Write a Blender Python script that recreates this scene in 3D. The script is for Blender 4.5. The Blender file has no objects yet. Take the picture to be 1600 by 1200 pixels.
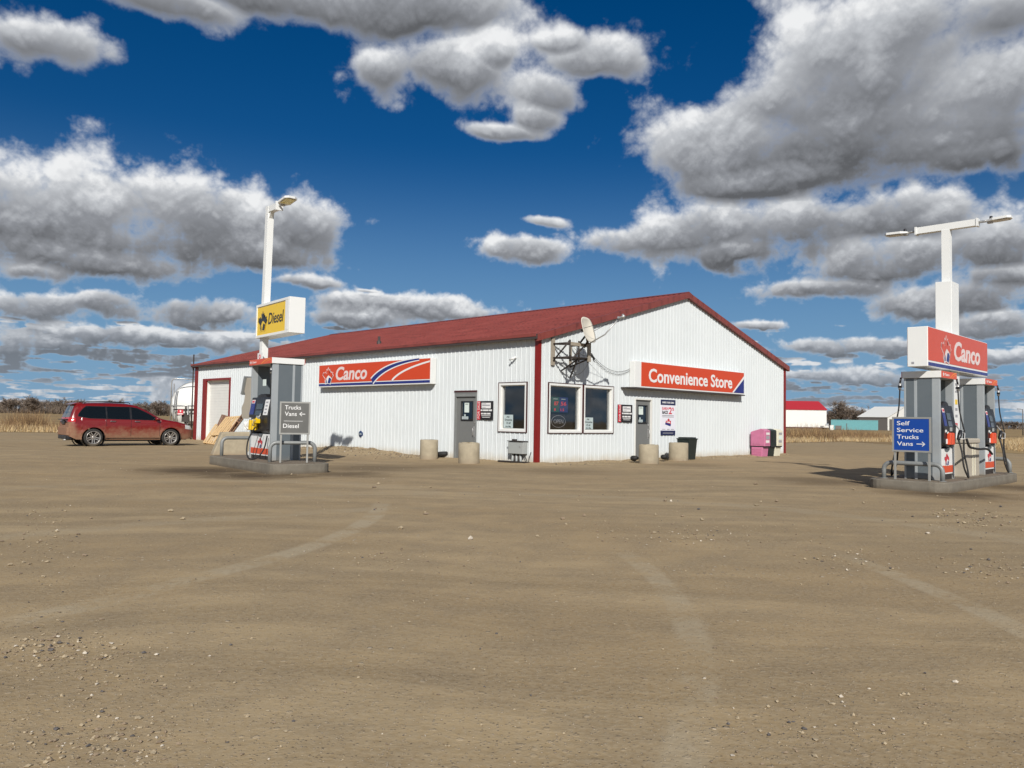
import bpy, bmesh, math, random
import numpy as np
from mathutils import Vector, Matrix
R = math.radians
scene = bpy.context.scene
col = scene.collection
random.seed(7); rng = np.random.default_rng(7)

# ------------------------------------------------------------------ camera
CAM_H = 1.3; F_PX = 1233.3; PITCH = .0456; ROLL = .0169
cam_d = bpy.data.cameras.new('camera'); cam = bpy.data.objects.new('camera', cam_d); col.objects.link(cam)
cam_d.sensor_width = 36; cam_d.lens = F_PX / 1600 * 36; cam_d.clip_end = 20000; cam_d.clip_start = .05
cR0 = Vector((1, 0, 0)); cU0 = Vector((0, -math.sin(PITCH), math.cos(PITCH))); cF = Vector((0, math.cos(PITCH), math.sin(PITCH)))
cR = cR0 * math.cos(ROLL) + cU0 * math.sin(ROLL); cU = cU0 * math.cos(ROLL) - cR0 * math.sin(ROLL)
m = Matrix((cR, cU, -cF)).transposed().to_4x4(); m.translation = (0, 0, CAM_H); cam.matrix_world = m
scene.camera = cam
scene.view_settings.view_transform = 'Standard'; scene.view_settings.look = 'None'
scene.view_settings.exposure = 0; scene.view_settings.gamma = 1

# ------------------------------------------------------------------ sun
SUN_EL = R(33); SUN_AZ = R(-2)                     # light travels towards +Y, slightly to -X
sd = bpy.data.lights.new('sun', 'SUN'); sd.energy = 5.0; sd.angle = R(.55); sd.color = (1, .955, .89)
sun = bpy.data.objects.new('sun', sd); col.objects.link(sun)
trav = Vector((math.sin(SUN_AZ) * math.cos(SUN_EL), math.cos(SUN_AZ) * math.cos(SUN_EL), -math.sin(SUN_EL)))
sun.rotation_euler = trav.to_track_quat('-Z', 'Y').to_euler(); sun.location = (0, -30, 40)

# ------------------------------------------------------------------ node helpers
class NT:
    def __init__(s, tree): s.t = tree; s.n = tree.nodes; s.l = tree.links
    def node(s, typ, **kw):
        n = s.n.new(typ)
        for k, v in kw.items(): setattr(n, k, v)
        return n
    def put(s, sock, v):
        if isinstance(v, bpy.types.NodeSocket): s.l.new(v, sock)
        elif v is not None:
            if hasattr(sock.default_value, '__len__') and not hasattr(v, '__len__'): v = (v,) * len(sock.default_value)
            if hasattr(sock.default_value, '__len__') and len(sock.default_value) == 4 and len(v) == 3: v = (*v, 1)
            sock.default_value = v
    def math(s, op, a, b=None, c=None, clamp=False):
        n = s.node('ShaderNodeMath', operation=op); n.use_clamp = clamp
        for i, v in enumerate((a, b, c)):
            if v is not None: s.put(n.inputs[i], v)
        return n.outputs[0]
    def vmath(s, op, a, b=None, c=None, scale=None):
        n = s.node('ShaderNodeVectorMath', operation=op)
        for i, v in enumerate((a, b, c)):
            if v is not None: s.put(n.inputs[i], v)
        if scale is not None: s.put(n.inputs['Scale'], scale)
        return n.outputs['Value'] if op in ('LENGTH', 'DOT_PRODUCT', 'DISTANCE') else n.outputs[0]
    def sep(s, v): n = s.node('ShaderNodeSeparateXYZ'); s.put(n.inputs[0], v); return n.outputs
    def comb(s, x, y, z): n = s.node('ShaderNodeCombineXYZ'); [s.put(n.inputs[i], v) for i, v in enumerate((x, y, z))]; return n.outputs[0]
    def noise(s, vec, scale, detail=4, rough=.55, dist=0, dim='3D'):
        n = s.node('ShaderNodeTexNoise', noise_dimensions=dim); s.put(n.inputs['Vector'], vec)
        s.put(n.inputs['Scale'], scale); n.inputs['Detail'].default_value = detail; n.inputs['Roughness'].default_value = rough; n.inputs['Distortion'].default_value = dist
        return n.outputs['Fac']
    def vor(s, vec, scale, feature='F1', rand=1):
        n = s.node('ShaderNodeTexVoronoi', feature=feature); s.put(n.inputs['Vector'], vec); n.inputs['Scale'].default_value = scale; n.inputs['Randomness'].default_value = rand
        return n.outputs
    def mrange(s, v, a, b, c=0., d=1., smooth=True):
        n = s.node('ShaderNodeMapRange'); n.interpolation_type = 'SMOOTHSTEP' if smooth else 'LINEAR'
        for i, q in enumerate((v, a, b, c, d)): s.put(n.inputs[i], q)
        return n.outputs[0]
    def mix(s, f, a, b, blend='MIX'):
        n = s.node('ShaderNodeMix', data_type='RGBA', blend_type=blend); s.put(n.inputs[0], f); s.put(n.inputs[6], a); s.put(n.inputs[7], b)
        return n.outputs[2]
    def bump(s, h, strength=.3, dist=.01):
        n = s.node('ShaderNodeBump'); s.put(n.inputs['Height'], h); n.inputs['Strength'].default_value = strength; n.inputs['Distance'].default_value = dist
        return n.outputs[0]

# ------------------------------------------------------------------ world: sky and clouds
def px_dir(x, y):
    d = cF + cR * ((x - 800) / F_PX) - cU * ((y - 600) / F_PX); d.normalize()
    return math.atan2(d.x, d.y), math.asin(d.z)
CLOUDS = [  # centre, radii (as seen from the lot) and darkness of the cloud masses
    (30,330,180,100,0),(160,345,240,92,-.1),(330,350,170,86,-.2),(450,355,125,72,0),(130,405,190,40,-1),(400,400,120,35,-1),(60,420,80,22,1),
    (70,85,150,60,0),(250,5,150,40,-1),(430,-30,260,75,-1.2),(640,-15,150,80,-1),(700,105,100,70,0),(590,105,50,52,0),(770,70,40,45,.5),
    (940,75,90,52,.3),(860,140,80,50,.2),(790,206,90,20,.8),(890,45,60,28,.5),(840,180,60,40,.5),
    (1380,60,210,110,0),(1230,160,150,90,.3),(1150,230,190,95,0),(1320,215,320,125,-.9),(1370,120,260,130,-.2),(1500,190,200,120,-.5),(1540,130,140,100,.4),(1480,230,150,70,-.6),(1200,285,150,40,-.8),(1560,20,120,50,0),(1520,250,120,40,-1),
    (965,372,70,34,.5),(1080,365,130,56,0),(1230,368,130,58,0),(1130,400,110,30,-.6),(820,393,80,30,.5),(1400,345,150,48,.3),(1560,385,120,60,-.3),(1400,410,170,45,-.4),(1290,450,130,28,-.2),(1480,470,150,32,-.6),(1560,440,90,30,-.5),
    (485,447,58,18,.3),(60,482,110,28,0),(170,478,80,26,0),(320,490,110,28,-.4),(640,482,170,24,.2),(560,500,90,20,-.2),(240,532,250,22,0),(60,535,90,18,.2),(855,340,45,13,1),
    (1310,545,130,24,0),(1185,512,55,10,.3),(1540,505,90,22,-.5),(1350,590,150,16,0),(1560,560,100,20,0),(574,459,22,5,1)]
w = bpy.data.worlds.new("World"); scene.world = w; w.use_nodes = True
T = NT(w.node_tree); T.n.clear()
def sstep(v, a, b): t = np.clip((v - a) / (b - a), 0, 1); return t * t * (3 - 2 * t)
# ---- cloud layer computed once in numpy (alpha and brightness per direction)
def perlin(x, y, seed):
    r = np.random.default_rng(seed); a = r.random((256, 256)) * 2 * np.pi; gxx, gyy = np.cos(a).astype(np.float32), np.sin(a).astype(np.float32)
    i = np.floor(x).astype(np.int32); j = np.floor(y).astype(np.int32); fx = (x - i).astype(np.float32); fy = (y - j).astype(np.float32)
    u = fx * fx * fx * (fx * (fx * 6 - 15) + 10); v = fy * fy * fy * (fy * (fy * 6 - 15) + 10); i &= 255; j &= 255; i1 = (i + 1) & 255; j1 = (j + 1) & 255
    n = lambda ii, jj, dx, dy: gxx[ii, jj] * dx + gyy[ii, jj] * dy
    a0 = n(i, j, fx, fy); a1 = n(i1, j, fx - 1, fy); b0 = n(i, j1, fx, fy - 1); b1 = n(i1, j1, fx - 1, fy - 1)
    return (a0 + (a1 - a0) * u) * (1 - v) + (b0 + (b1 - b0) * u) * v
def fbm(x, y, seed, octs, gain=.5, puff=False):
    s = np.zeros(x.shape, np.float32); a = 1.; t = 0
    for k in range(octs):
        n = perlin(x * 2.03 ** k + k * 17.3, y * 2.03 ** k + k * 9.1, seed + k)
        s += a * ((np.abs(n) * 2.2 - .55) if puff else n * 1.3); t += a; a *= gain
    return s / t * 1.6
def cloud_field(az, el, cell, front):
    """az, el grids in radians (rows run upwards); returns alpha and light 0..1"""
    el0 = np.maximum(el, 0.); z = np.sin(el0); inv = 1 / (z + .16)
    px = np.cos(el0) * np.sin(az) * inv; py = np.cos(el0) * np.cos(az) * inv
    wx = fbm(px * 1.7, py * 1.7, 40, 3); wy = fbm(px * 1.7 + 9, py * 1.7, 60, 3)
    sc = el0 + .10
    qa = az + wx * .05 * sc; qe = el + wy * .05 * sc
    M = np.full(az.shape, -2., np.float32); Hh = np.full(az.shape, .6, np.float32)
    if front:
        for cx, cy, rx, ry, dark in CLOUDS:
            a0, e0 = px_dir(cx, cy); ra = abs(px_dir(cx + rx, cy)[0] - px_dir(cx - rx, cy)[0]) / 2; re = abs(px_dir(cx, cy - ry)[1] - px_dir(cx, cy + ry)[1]) / 2
            de = (qe - e0) / re; de = np.where(de < 0, de * 1.18, de)
            m_ = 1.0 - np.sqrt(((qa - a0) / ra) ** 2 + de ** 2)
            hh = np.clip(.5 + .5 * (m_ - M) / .30, 0, 1); M = m_ * hh + M * (1 - hh) + .30 * hh * (1 - hh); Hh = Hh * (1 - hh) + (de + .25 * dark) * hh
    # fair-weather rows near the horizon
    rw = np.power(np.maximum(el0, 1e-4), .55)
    for k, (s1, s2, th) in enumerate(((11., 34., .05), (21., 60., .12))):
        low = (fbm(az * s1 + 3 * k, rw * s2, 80 + 5 * k, 3) - th) * 3.2
        low = low - sstep(el, .085, .15) * 4 if front else low - sstep(el, .12, .3) * 4
        M = np.maximum(M, low)
    if not front: M = np.maximum(M, (fbm(px * .9, py * .9, 120, 4) - .16) * 2.6)
    big = sstep(M, -.35, .1)
    M = np.where(M > 0, np.minimum(M * 1.7, .95), M)
    sl_ = .9 * el0 + .035; k0 = np.log2(1.7 / sl_ / 3.)
    def iso(seed, gain, puff, shift=0.):
        tot = np.zeros(az.shape, np.float32); nrm = np.zeros(az.shape, np.float32)
        for k in range(9 if front else 6):
            q = k - (k0 + shift); w_ = np.where(q < 0, np.clip(1 + q, 0, 1), gain ** np.maximum(q, 0)); fr = 3. * 2 ** k
            n = perlin(az * fr + 11.7 * k + seed, el * fr * 1.15 + 5.3 * k, seed + k)
            tot += w_ * ((np.abs(n) * 2.4 - .6) if puff else n * 1.4); nrm += w_
        return tot / nrm * 1.7
    f = iso(10, .59, True, .7); f2 = iso(200, .60, False, .4)
    D = M + f * .66 + f2 * .74 + .12
    dn = sstep(D, -.18, .70)
    # light falling from above is absorbed on its way down through the cloud (decay length grows with elevation)
    L = np.zeros_like(D); acc = np.zeros(D.shape[1], np.float32)
    for r_ in range(D.shape[0] - 1, -1, -1):
        ln = (.017 + .15 * max(el[r_, 0], 0)); k = cell / ln
        acc = acc * math.exp(-k) + np.clip(D[r_] * 1.5, 0, 1.) * (1 - math.exp(-k)); L[r_] = acc
    gr = np.zeros_like(D); s_ = max(1, int(.006 / cell)); gr[:-s_] = D[:-s_] - D[s_:]; 
    gx_ = np.zeros_like(D); gx_[:, s_:] = D[:, s_:] - D[:, :-s_]
    loc = L * .9 - np.clip(gr, -.4, .4) * .75 - np.clip(gx_, -.3, .3) * .35
    rel = np.clip((.70 - Hh - f * .45 - f2 * .35) / 1.75, 0, 1) ** .9
    shade = (rel * .92 + loc * .26 - .02 + .10 * fbm(az * 7, el * 11, 300, 3)) * big + (1 - big) * (loc * .62)
    shade = shade * (.30 + .70 * sstep(D, .0, .9))
    return dn * sstep(el, -.002, .006), np.clip(shade, 0, 1)

def sky_image(name, nx, ny, a0, a1, e0, e1, front):
    az = np.linspace(a0, a1, nx, dtype=np.float32); el = np.linspace(e0, e1, ny, dtype=np.float32); A, E_ = np.meshgrid(az, el)
    al, sh = cloud_field(A, E_, float(el[1] - el[0]), front)
    im = bpy.data.images.new(name, nx, ny, float_buffer=True); im.colorspace_settings.name = 'Non-Color'
    im.pixels.foreach_set(np.stack([al, sh, al * 0, al * 0 + 1], -1).astype(np.float32).ravel()); im.pack(); return im
HA = math.pi / 4; EM = .74
tc = T.node('ShaderNodeTexCoord'); dirv = T.vmath('NORMALIZE', tc.outputs['Generated'])
dx, dy, dz = T.sep(dirv)[:3]
azn = T.math('ARCTAN2', dx, dy); eln = T.math('ARCSINE', dz)
def tex(im, a0, a1, e0, e1):
    n = T.node('ShaderNodeTexImage'); n.image = im; n.extension = 'EXTEND'; n.interpolation = 'Linear'
    T.put(n.inputs[0], T.comb(T.mrange(azn, a0, a1, smooth=False), T.mrange(eln, e0, e1, smooth=False), 0.)); return n.outputs[0]
fr_ = tex(sky_image('clouds_ahead', 2048, 1024, -HA, HA, -.01, EM, True), -HA, HA, -.01, EM)
bk_ = tex(sky_image('clouds_around', 1024, 256, -math.pi, math.pi, -.01, HP_ := math.pi / 2, False), -math.pi, math.pi, -.01, HP_)
infront = T.math('MULTIPLY', T.mrange(T.math('ABSOLUTE', azn), HA * .93, HA * .995, 1., 0.), T.mrange(eln, EM * .94, EM * .99, 1., 0.))
both = T.sep(T.mix(infront, bk_, fr_))
alpha, shade = both[0], both[1]
sky = T.node('ShaderNodeTexSky', sky_type='NISHITA'); sky.sun_disc = False; sky.sun_elevation = SUN_EL
sky.sun_rotation = math.pi + SUN_AZ; sky.air_density = 1.0; sky.dust_density = .35; sky.ozone_density = 3.0; sky.altitude = 600
hs = T.node('ShaderNodeHueSaturation'); hs.inputs['Saturation'].default_value = 1.28; hs.inputs['Value'].default_value = .47; T.put(hs.inputs['Color'], T.mix(1., sky.outputs[0], (.80, .90, 1.08, 1), 'MULTIPLY'))
ramp = T.node('ShaderNodeValToRGB'); T.l.new(shade, ramp.inputs[0])
cr = ramp.color_ramp; cr.elements[0].position = 0; cr.elements[0].color = (8.6, 8.7, 8.8, 1); cr.elements[1].position = 1; cr.elements[1].color = (1.15, 1.2, 1.3, 1)
e = cr.elements.new(.25); e.color = (5.4, 5.6, 5.9, 1); e = cr.elements.new(.6); e.color = (2.75, 2.88, 3.15, 1)
hz = T.mrange(dz, 0., .16, .45, 0.)
ccol = T.mix(hz, ramp.outputs[0], (3.2, 3.9, 4.8, 1))
skyc = T.mix(T.mrange(dz, 0., .34, .85, 0.), hs.outputs[0], (1.9, 3.5, 5.4, 1))
final = T.mix(alpha, skyc, ccol)
bg = T.node('ShaderNodeBackground'); bg.inputs[1].default_value = .1; T.l.new(final, bg.inputs[0])
wo = T.node('ShaderNodeOutputWorld'); T.l.new(bg.outputs[0], wo.inputs[0])

# ------------------------------------------------------------------ materials
MATS = {}
def mat(name, color, rough=.6, metal=0., var=.12, vscale=3., bump=0., bscale=40., dirt=None, dirt_h=0., spec=.5, emit=None, coat=0.):
    """plain surface with soft procedural wear; dirt = splash stain colour rising to dirt_h metres above the base"""
    if name in MATS: return MATS[name]
    mm = bpy.data.materials.new(name); mm.use_nodes = True; N = NT(mm.node_tree)
    b = N.n['Principled BSDF']; tcn = N.node('ShaderNodeTexCoord'); ob = tcn.outputs['Object']
    c1 = tuple(x * (1 - var) for x in color) ; c2 = tuple(min(1, x * (1 + var * .6)) for x in color)
    c = N.mix(N.noise(ob, vscale, 6, .6), (*c1, 1), (*c2, 1))
    if dirt:
        z = N.sep(N.node('ShaderNodeNewGeometry').outputs['Position'])[2]
        f = N.mrange(N.math('ADD', z, N.math('MULTIPLY', N.noise(ob, 2.2, 6, .7), dirt_h * .9)), dirt_h * .35, dirt_h * 1.25, 1., 0.)
        c = N.mix(N.math('MULTIPLY', f, .75), c, (*dirt, 1))
    N.put(b.inputs['Base Color'], c)
    N.put(b.inputs['Roughness'], N.mrange(N.noise(ob, vscale * 2.3, 4), .3, .7, max(0, rough - (.02 if var < .03 else .08)), min(1, rough + (.02 if var < .03 else .08))))
    b.inputs['Metallic'].default_value = metal; b.inputs['Specular IOR Level'].default_value = spec
    if coat: b.inputs['Coat Weight'].default_value = coat; b.inputs['Coat Roughness'].default_value = .08
    if bump: N.put(b.inputs['Normal'], N.bump(N.noise(ob, bscale, 6, .6), bump, .01))
    if emit: b.inputs['Emission Color'].default_value = (*emit[0], 1); b.inputs['Emission Strength'].default_value = emit[1]
    MATS[name] = mm; return mm
DUST = (.30, .23, .15)
M_wall = mat('white_siding', (.60, .635, .64), .42, var=.08, vscale=.7, bump=.12, bscale=1.6, dirt=(.42, .36, .26), dirt_h=.42)
M_roof = mat('red_roof_metal', (.215, .048, .038), .5, var=.3, vscale=.9, bump=.8, bscale=2.4)
_N = NT(M_roof.node_tree); _b = _N.n['Principled BSDF']; _o = _N.node('ShaderNodeTexCoord').outputs['Object']
_s = _N.noise(_N.vmath('MULTIPLY', _o, (.55, 3.4, 1)), 1.6, 6, .65, .4)
_old = _b.inputs['Base Color'].links[0].from_socket
_N.put(_b.inputs['Base Color'], _N.mix(_N.mrange(_s, .50, .66, 0., .6), _N.mix(_N.mrange(_s, .25, .45, .35, 0.), _old, (.25, .085, .072, 1)), (.060, .014, .012, 1)))
M_trim = mat('red_trim', (.20, .010, .008), .45, var=.15)
M_trimd = mat('dark_red_trim', (.055, .012, .012), .5, var=.2)
M_gutter = mat('dark_eave', (.05, .04, .038), .6)
M_white = mat('white_paint', (.72, .73, .71), .38, var=.04)
M_white2 = mat('worn_white', (.70, .70, .66), .5, var=.12)
M_door = mat('grey_door', (.16, .165, .16), .5, var=.08)
M_orange = mat('orange_red_panel', (.56, .055, .012), .3, var=.015, spec=.4)
M_orange2 = mat('bright_orange', (.62, .07, .02), .35, var=.015)
M_navy = mat('navy_print', (.012, .022, .17), .35, var=.05)
M_wlet = mat('white_lettering', (.72, .72, .71), .4, var=.03)
M_plet = mat('pinkish_white_lettering', (.68, .58, .56), .4, var=.03)
M_yel = mat('yellow_panel', (.76, .50, .006), .3, var=.015)
M_blk = mat('black_plastic', (.012, .012, .014), .4, var=.2)
M_rub = mat('black_rubber', (.015, .015, .015), .7, var=.2, dirt=(.12, .10, .075), dirt_h=.12)
M_blue = mat('blue_sign', (.004, .05, .28), .3, var=.015)
M_gsign = mat('grey_sign', (.105, .105, .098), .45, var=.06)
M_frame = mat('weathered_frame', (.30, .30, .28), .5, metal=.2, var=.15)
M_rail = mat('grey_rail', (.22, .23, .225), .5, metal=.1, var=.25, vscale=6, bump=.15)
M_slabL = mat('light_grey_cladding', (.38, .41, .42), .42, metal=.25, var=.07, dirt=DUST, dirt_h=.55)
M_slabD = mat('mid_grey_cladding', (.14, .165, .18), .42, metal=.25, var=.08, dirt=DUST, dirt_h=.55)
M_conc = mat('concrete', (.36, .31, .22), .85, var=.42, vscale=5, bump=.5, bscale=30, dirt=(.28, .22, .15), dirt_h=.25)
M_curb = mat('curb_concrete', (.185, .165, .13), .85, var=.5, vscale=2.6, bump=.8, bscale=24, dirt=(.10, .075, .048), dirt_h=.14)
M_islt = mat('island_top', (.17, .135, .095), .9, var=.35, vscale=3, bump=.6, bscale=30)
M_beige = mat('beige_plastic', (.40, .36, .29), .55, var=.08)
M_ebox = mat('grey_box', (.33, .35, .34), .5, var=.08)
M_steel = mat('galvanised', (.45, .45, .44), .4, metal=.6, var=.15)
M_rust = mat('dark_steel', (.055, .045, .04), .6, metal=.4, var=.4, vscale=9)
M_wood = mat('weathered_wood', (.32, .28, .22), .85, var=.3, vscale=12, bump=.4)
M_pal = mat('pallet_wood', (.62, .43, .22), .8, var=.25, vscale=8, bump=.3)
M_pald = mat('pallet_wood_dark', (.22, .12, .075), .85, var=.3, vscale=8)
M_pink = mat('pink_plastic', (.52, .17, .29), .5, var=.3, vscale=5)
M_bin = mat('dark_green_bin', (.012, .02, .018), .45, var=.2)
M_cream = mat('cream_plastic', (.66, .63, .50), .5, var=.08)
M_dish = mat('cream_dish', (.68, .64, .54), .5, var=.06)
M_poster = mat('poster_white', (.74, .74, .80), .4, var=.04)
M_red = mat('sign_red', (.55, .03, .05), .4, var=.08)
M_grey = mat('print_grey', (.30, .30, .32), .6)
M_int = mat('dark_interior', (.02, .018, .016), .9)
M_paper = mat('paper', (.62, .70, .66), .7, var=.05)
M_teal = mat('teal_container', (.13, .34, .36), .5, var=.2, vscale=2)
M_farred = mat('bright_red_roof', (.42, .022, .03), .5, var=.08)
M_fwhite = mat('far_white_metal', (.70, .70, .66), .45, var=.04, vscale=.6)
M_fdark = mat('shaded_wall_metal', (.13, .12, .11), .6, var=.2)  # dark-coloured metal: hangar side wall, far doors, container end, street lamp
M_led = mat('red_led', (.3, .02, .02), .5, emit=((1, .06, .05), .7))
M_neon = mat('unlit_neon_tube', (.5, .48, .48), .3)
def glass_mat(name, tint=(.02, .03, .035), rough=.03, alpha_mix=.35):
    mm = bpy.data.materials.new(name); mm.use_nodes = True; N = NT(mm.node_tree); N.n.remove(N.n['Principled BSDF'])
    out = N.n['Material Output']; fr = N.node('ShaderNodeFresnel'); bf = N.node('ShaderNodeNewGeometry').outputs['Backfacing']; N.put(fr.inputs[0], N.math('MULTIPLY_ADD', bf, 1 / 1.5 - 1.5, 1.5))
    tr = N.node('ShaderNodeBsdfTransparent'); tr.inputs[0].default_value = (*[alpha_mix + t for t in tint], 1)
    gl = N.node('ShaderNodeBsdfGlossy'); gl.inputs['Roughness'].default_value = rough; gl.inputs[0].default_value = (.9, .95, 1, 1)
    N.put(gl.inputs['Normal'], N.bump(N.noise(N.node('ShaderNodeTexCoord').outputs['Object'], 1.3, 2), .06, .02))
    mx = N.node('ShaderNodeMixShader'); N.l.new(N.math('ADD', fr.outputs[0], .05), mx.inputs[0]); N.l.new(tr.outputs[0], mx.inputs[1]); N.l.new(gl.outputs[0], mx.inputs[2])
    N.l.new(mx.outputs[0], out.inputs[0]); MATS[name] = mm; return mm
M_glass = glass_mat('window_glass', alpha_mix=.6)
M_carglass = mat('tinted_car_glass', (.006, .008, .008), .06, var=0, spec=.6)

# ------------------------------------------------------------------ mesh builder
class MB:
    def __init__(s): s.v = []; s.f = []; s.m = []; s.s = []
    def add(s, vs, fs, mi=0, smooth=False, M=None):
        o = len(s.v); s.v += [tuple(M @ Vector(p)) if M else tuple(p) for p in vs]
        for f in fs: s.f.append(tuple(i + o for i in f)); s.m.append(mi); s.s.append(smooth)
        return s
    def box(s, x0, x1, y0, y1, z0, z1, mi=0, M=None):
        v = [(x, y, z) for x in (x0, x1) for y in (y0, y1) for z in (z0, z1)]
        return s.add(v, [(0, 1, 3, 2), (4, 6, 7, 5), (0, 4, 5, 1), (2, 3, 7, 6), (0, 2, 6, 4), (1, 5, 7, 3)], mi, M=M)
    def quad(s, a, b, c, d, mi=0): return s.add([a, b, c, d], [(0, 1, 2, 3)], mi)
    def prism(s, pts, d0, d1, axis='y', mi=0, M=None, smooth=False):
        """polygon in the two other axes, extruded from d0 to d1"""
        f = {'y': lambda p, d: (p[0], d, p[1]), 'z': lambda p, d: (p[0], p[1], d), 'x': lambda p, d: (d, p[0], p[1])}[axis]
        n = len(pts); v = [f(p, d0) for p in pts] + [f(p, d1) for p in pts]
        fs = [tuple(range(n)), tuple(range(2 * n - 1, n - 1, -1))] + [(i, i + n, (i + 1) % n + n, (i + 1) % n) for i in range(n)]
        return s.add(v, fs, mi, smooth, M)
    def tube(s, path, r, n=8, mi=0, M=None, caps=True):
        P = [Vector(p) for p in path]; k = len(P); rr = r if hasattr(r, '__len__') else [r] * k
        vs = []; up = Vector((0, 0, 1)); prev = None
        for i in range(k):
            t = (P[min(i + 1, k - 1)] - P[max(i - 1, 0)]).normalized()
            if prev is None:
                a = t.cross(up); a = a.normalized() if a.length > 1e-3 else Vector((1, 0, 0))
            else:
                a = (prev - t * prev.dot(t)); a = a.normalized() if a.length > 1e-4 else prev
            prev = a; b = t.cross(a)
            for j in range(n):
                an = 2 * math.pi * j / n; vs.append(P[i] + (a * math.cos(an) + b * math.sin(an)) * rr[i])
        fs = [(i * n + j, i * n + (j + 1) % n, (i + 1) * n + (j + 1) % n, (i + 1) * n + j) for i in range(k - 1) for j in range(n)]
        s.add(vs, fs, mi, True, M)
        if caps:
            o = len(s.v) - len(vs); s.f.append(tuple(o + j for j in range(n - 1, -1, -1))); s.m.append(mi); s.s.append(False)
            s.f.append(tuple(o + (k - 1) * n + j for j in range(n))); s.m.append(mi); s.s.append(False)
        return s
    def lathe(s, prof, n=24, c=(0, 0), mi=0, M=None, smooth=True):
        vs = [(c[0] + r * math.cos(2 * math.pi * j / n), c[1] + r * math.sin(2 * math.pi * j / n), z) for r, z in prof for j in range(n)]
        k = len(prof)
        fs = [(i * n + j, i * n + (j + 1) % n, (i + 1) * n + (j + 1) % n, (i + 1) * n + j) for i in range(k - 1) for j in range(n)]
        return s.add(vs, fs, mi, smooth, M)
    def build(s, name, mats, parent=None, loc=(0, 0, 0), rz=0, bevel=0, fix=True):
        me = bpy.data.meshes.new(name); me.from_pydata(s.v, [], s.f)
        for mm in (mats if isinstance(mats, (list, tuple)) else [mats]): me.materials.append(mm)
        me.polygons.foreach_set('material_index', s.m); me.polygons.foreach_set('use_smooth', s.s)
        if fix:
            b = bmesh.new(); b.from_mesh(me); bmesh.ops.recalc_face_normals(b, faces=b.faces); b.to_mesh(me); b.free()
        me.update()
        o = bpy.data.objects.new(name, me); col.objects.link(o); o.location = loc; o.rotation_euler = (0, 0, rz)
        if parent: o.parent = parent
        if bevel:
            bm = o.modifiers.new('bevel', 'BEVEL'); bm.width = bevel; bm.segments = 2; bm.limit_method = 'ANGLE'; bm.angle_limit = R(50)
        return o
def tag(o, label=None, cat=None, group=None, kind=None):
    for k, v in (('label', label), ('category', cat), ('group', group), ('kind', kind)):
        if v: o[k] = v
    return o
def empty(name, label, cat, loc=(0, 0, 0), rz=0, group=None, scale=1):
    o = bpy.data.objects.new(name, None); o.empty_display_size = .2; col.objects.link(o); o.location = loc; o.rotation_euler = (0, 0, rz); o.scale = (scale,) * 3
    return tag(o, label, cat, group)
def rnd_box(x0, x1, y0, y1, z0, z1, r, n=5):
    """rounded-corner slab outline in plan"""
    pts = []
    for cx, cy, a0 in ((x1 - r, y1 - r, 0), (x0 + r, y1 - r, 90), (x0 + r, y0 + r, 180), (x1 - r, y0 + r, 270)):
        for k in range(n + 1): a = R(a0 + 90 * k / n); pts.append((cx + r * math.cos(a), cy + r * math.sin(a)))
    return pts
def text_mb(s, h, x, z, y, mb=None, wscale=1., bold=.0, shear=0., depth=.004, mi=0, align='LEFT', rot=0., tilt=0., spacing=1.):
    """lettering reading along +X on a face that looks towards -Y; x, z = baseline start"""
    cu = bpy.data.curves.new('txt', 'FONT'); cu.body = s; cu.size = h / .72; cu.offset = bold * h; cu.shear = shear; cu.extrude = depth / 2; cu.resolution_u = 3
    cu.align_x = align; cu.space_character = spacing
    to = bpy.data.objects.new('txt', cu); col.objects.link(to)
    dg_ = bpy.context.evaluated_depsgraph_get(); me = bpy.data.meshes.new_from_object(to.evaluated_get(dg_))
    vs = []
    for v in me.vertices:
        a, b, c = v.co; a *= wscale
        a, b = a * math.cos(rot) - b * math.sin(rot), a * math.sin(rot) + b * math.cos(rot)
        vs.append((x + a, y - depth / 2 - c, z + b + a * tilt))
    mb = mb or MB(); mb.add(vs, [tuple(p.vertices) for p in me.polygons], mi)
    bpy.data.objects.remove(to); bpy.data.meshes.remove(me); bpy.data.curves.remove(cu)
    return mb

# ------------------------------------------------------------------ site frame: origin at the store's front corner
TH = .7839; CX, CY = .7554, 23.1983
def W(x, y, z=0.):
    return (CX + x * math.cos(TH) + y * math.sin(TH), CY - x * math.sin(TH) + y * math.cos(TH), z)
def WR(rz=0.): return rz - TH
def site(name, label, cat, x, y, z=0., rz=0., group=None, scale=1): return empty(name, label, cat, W(x, y, z), WR(rz), group, scale)
def to_site(p): dx, dy = p[0] - CX, p[1] - CY; return dx * math.cos(TH) - dy * math.sin(TH), dx * math.sin(TH) + dy * math.cos(TH)
def Gp(px, py, z=0.):
    d = cF + cR * ((px - 800) / F_PX) - cU * ((py - 600) / F_PX); t = (z - CAM_H) / d.z
    return d.x * t, d.y * t
HP = math.pi / 2
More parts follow.
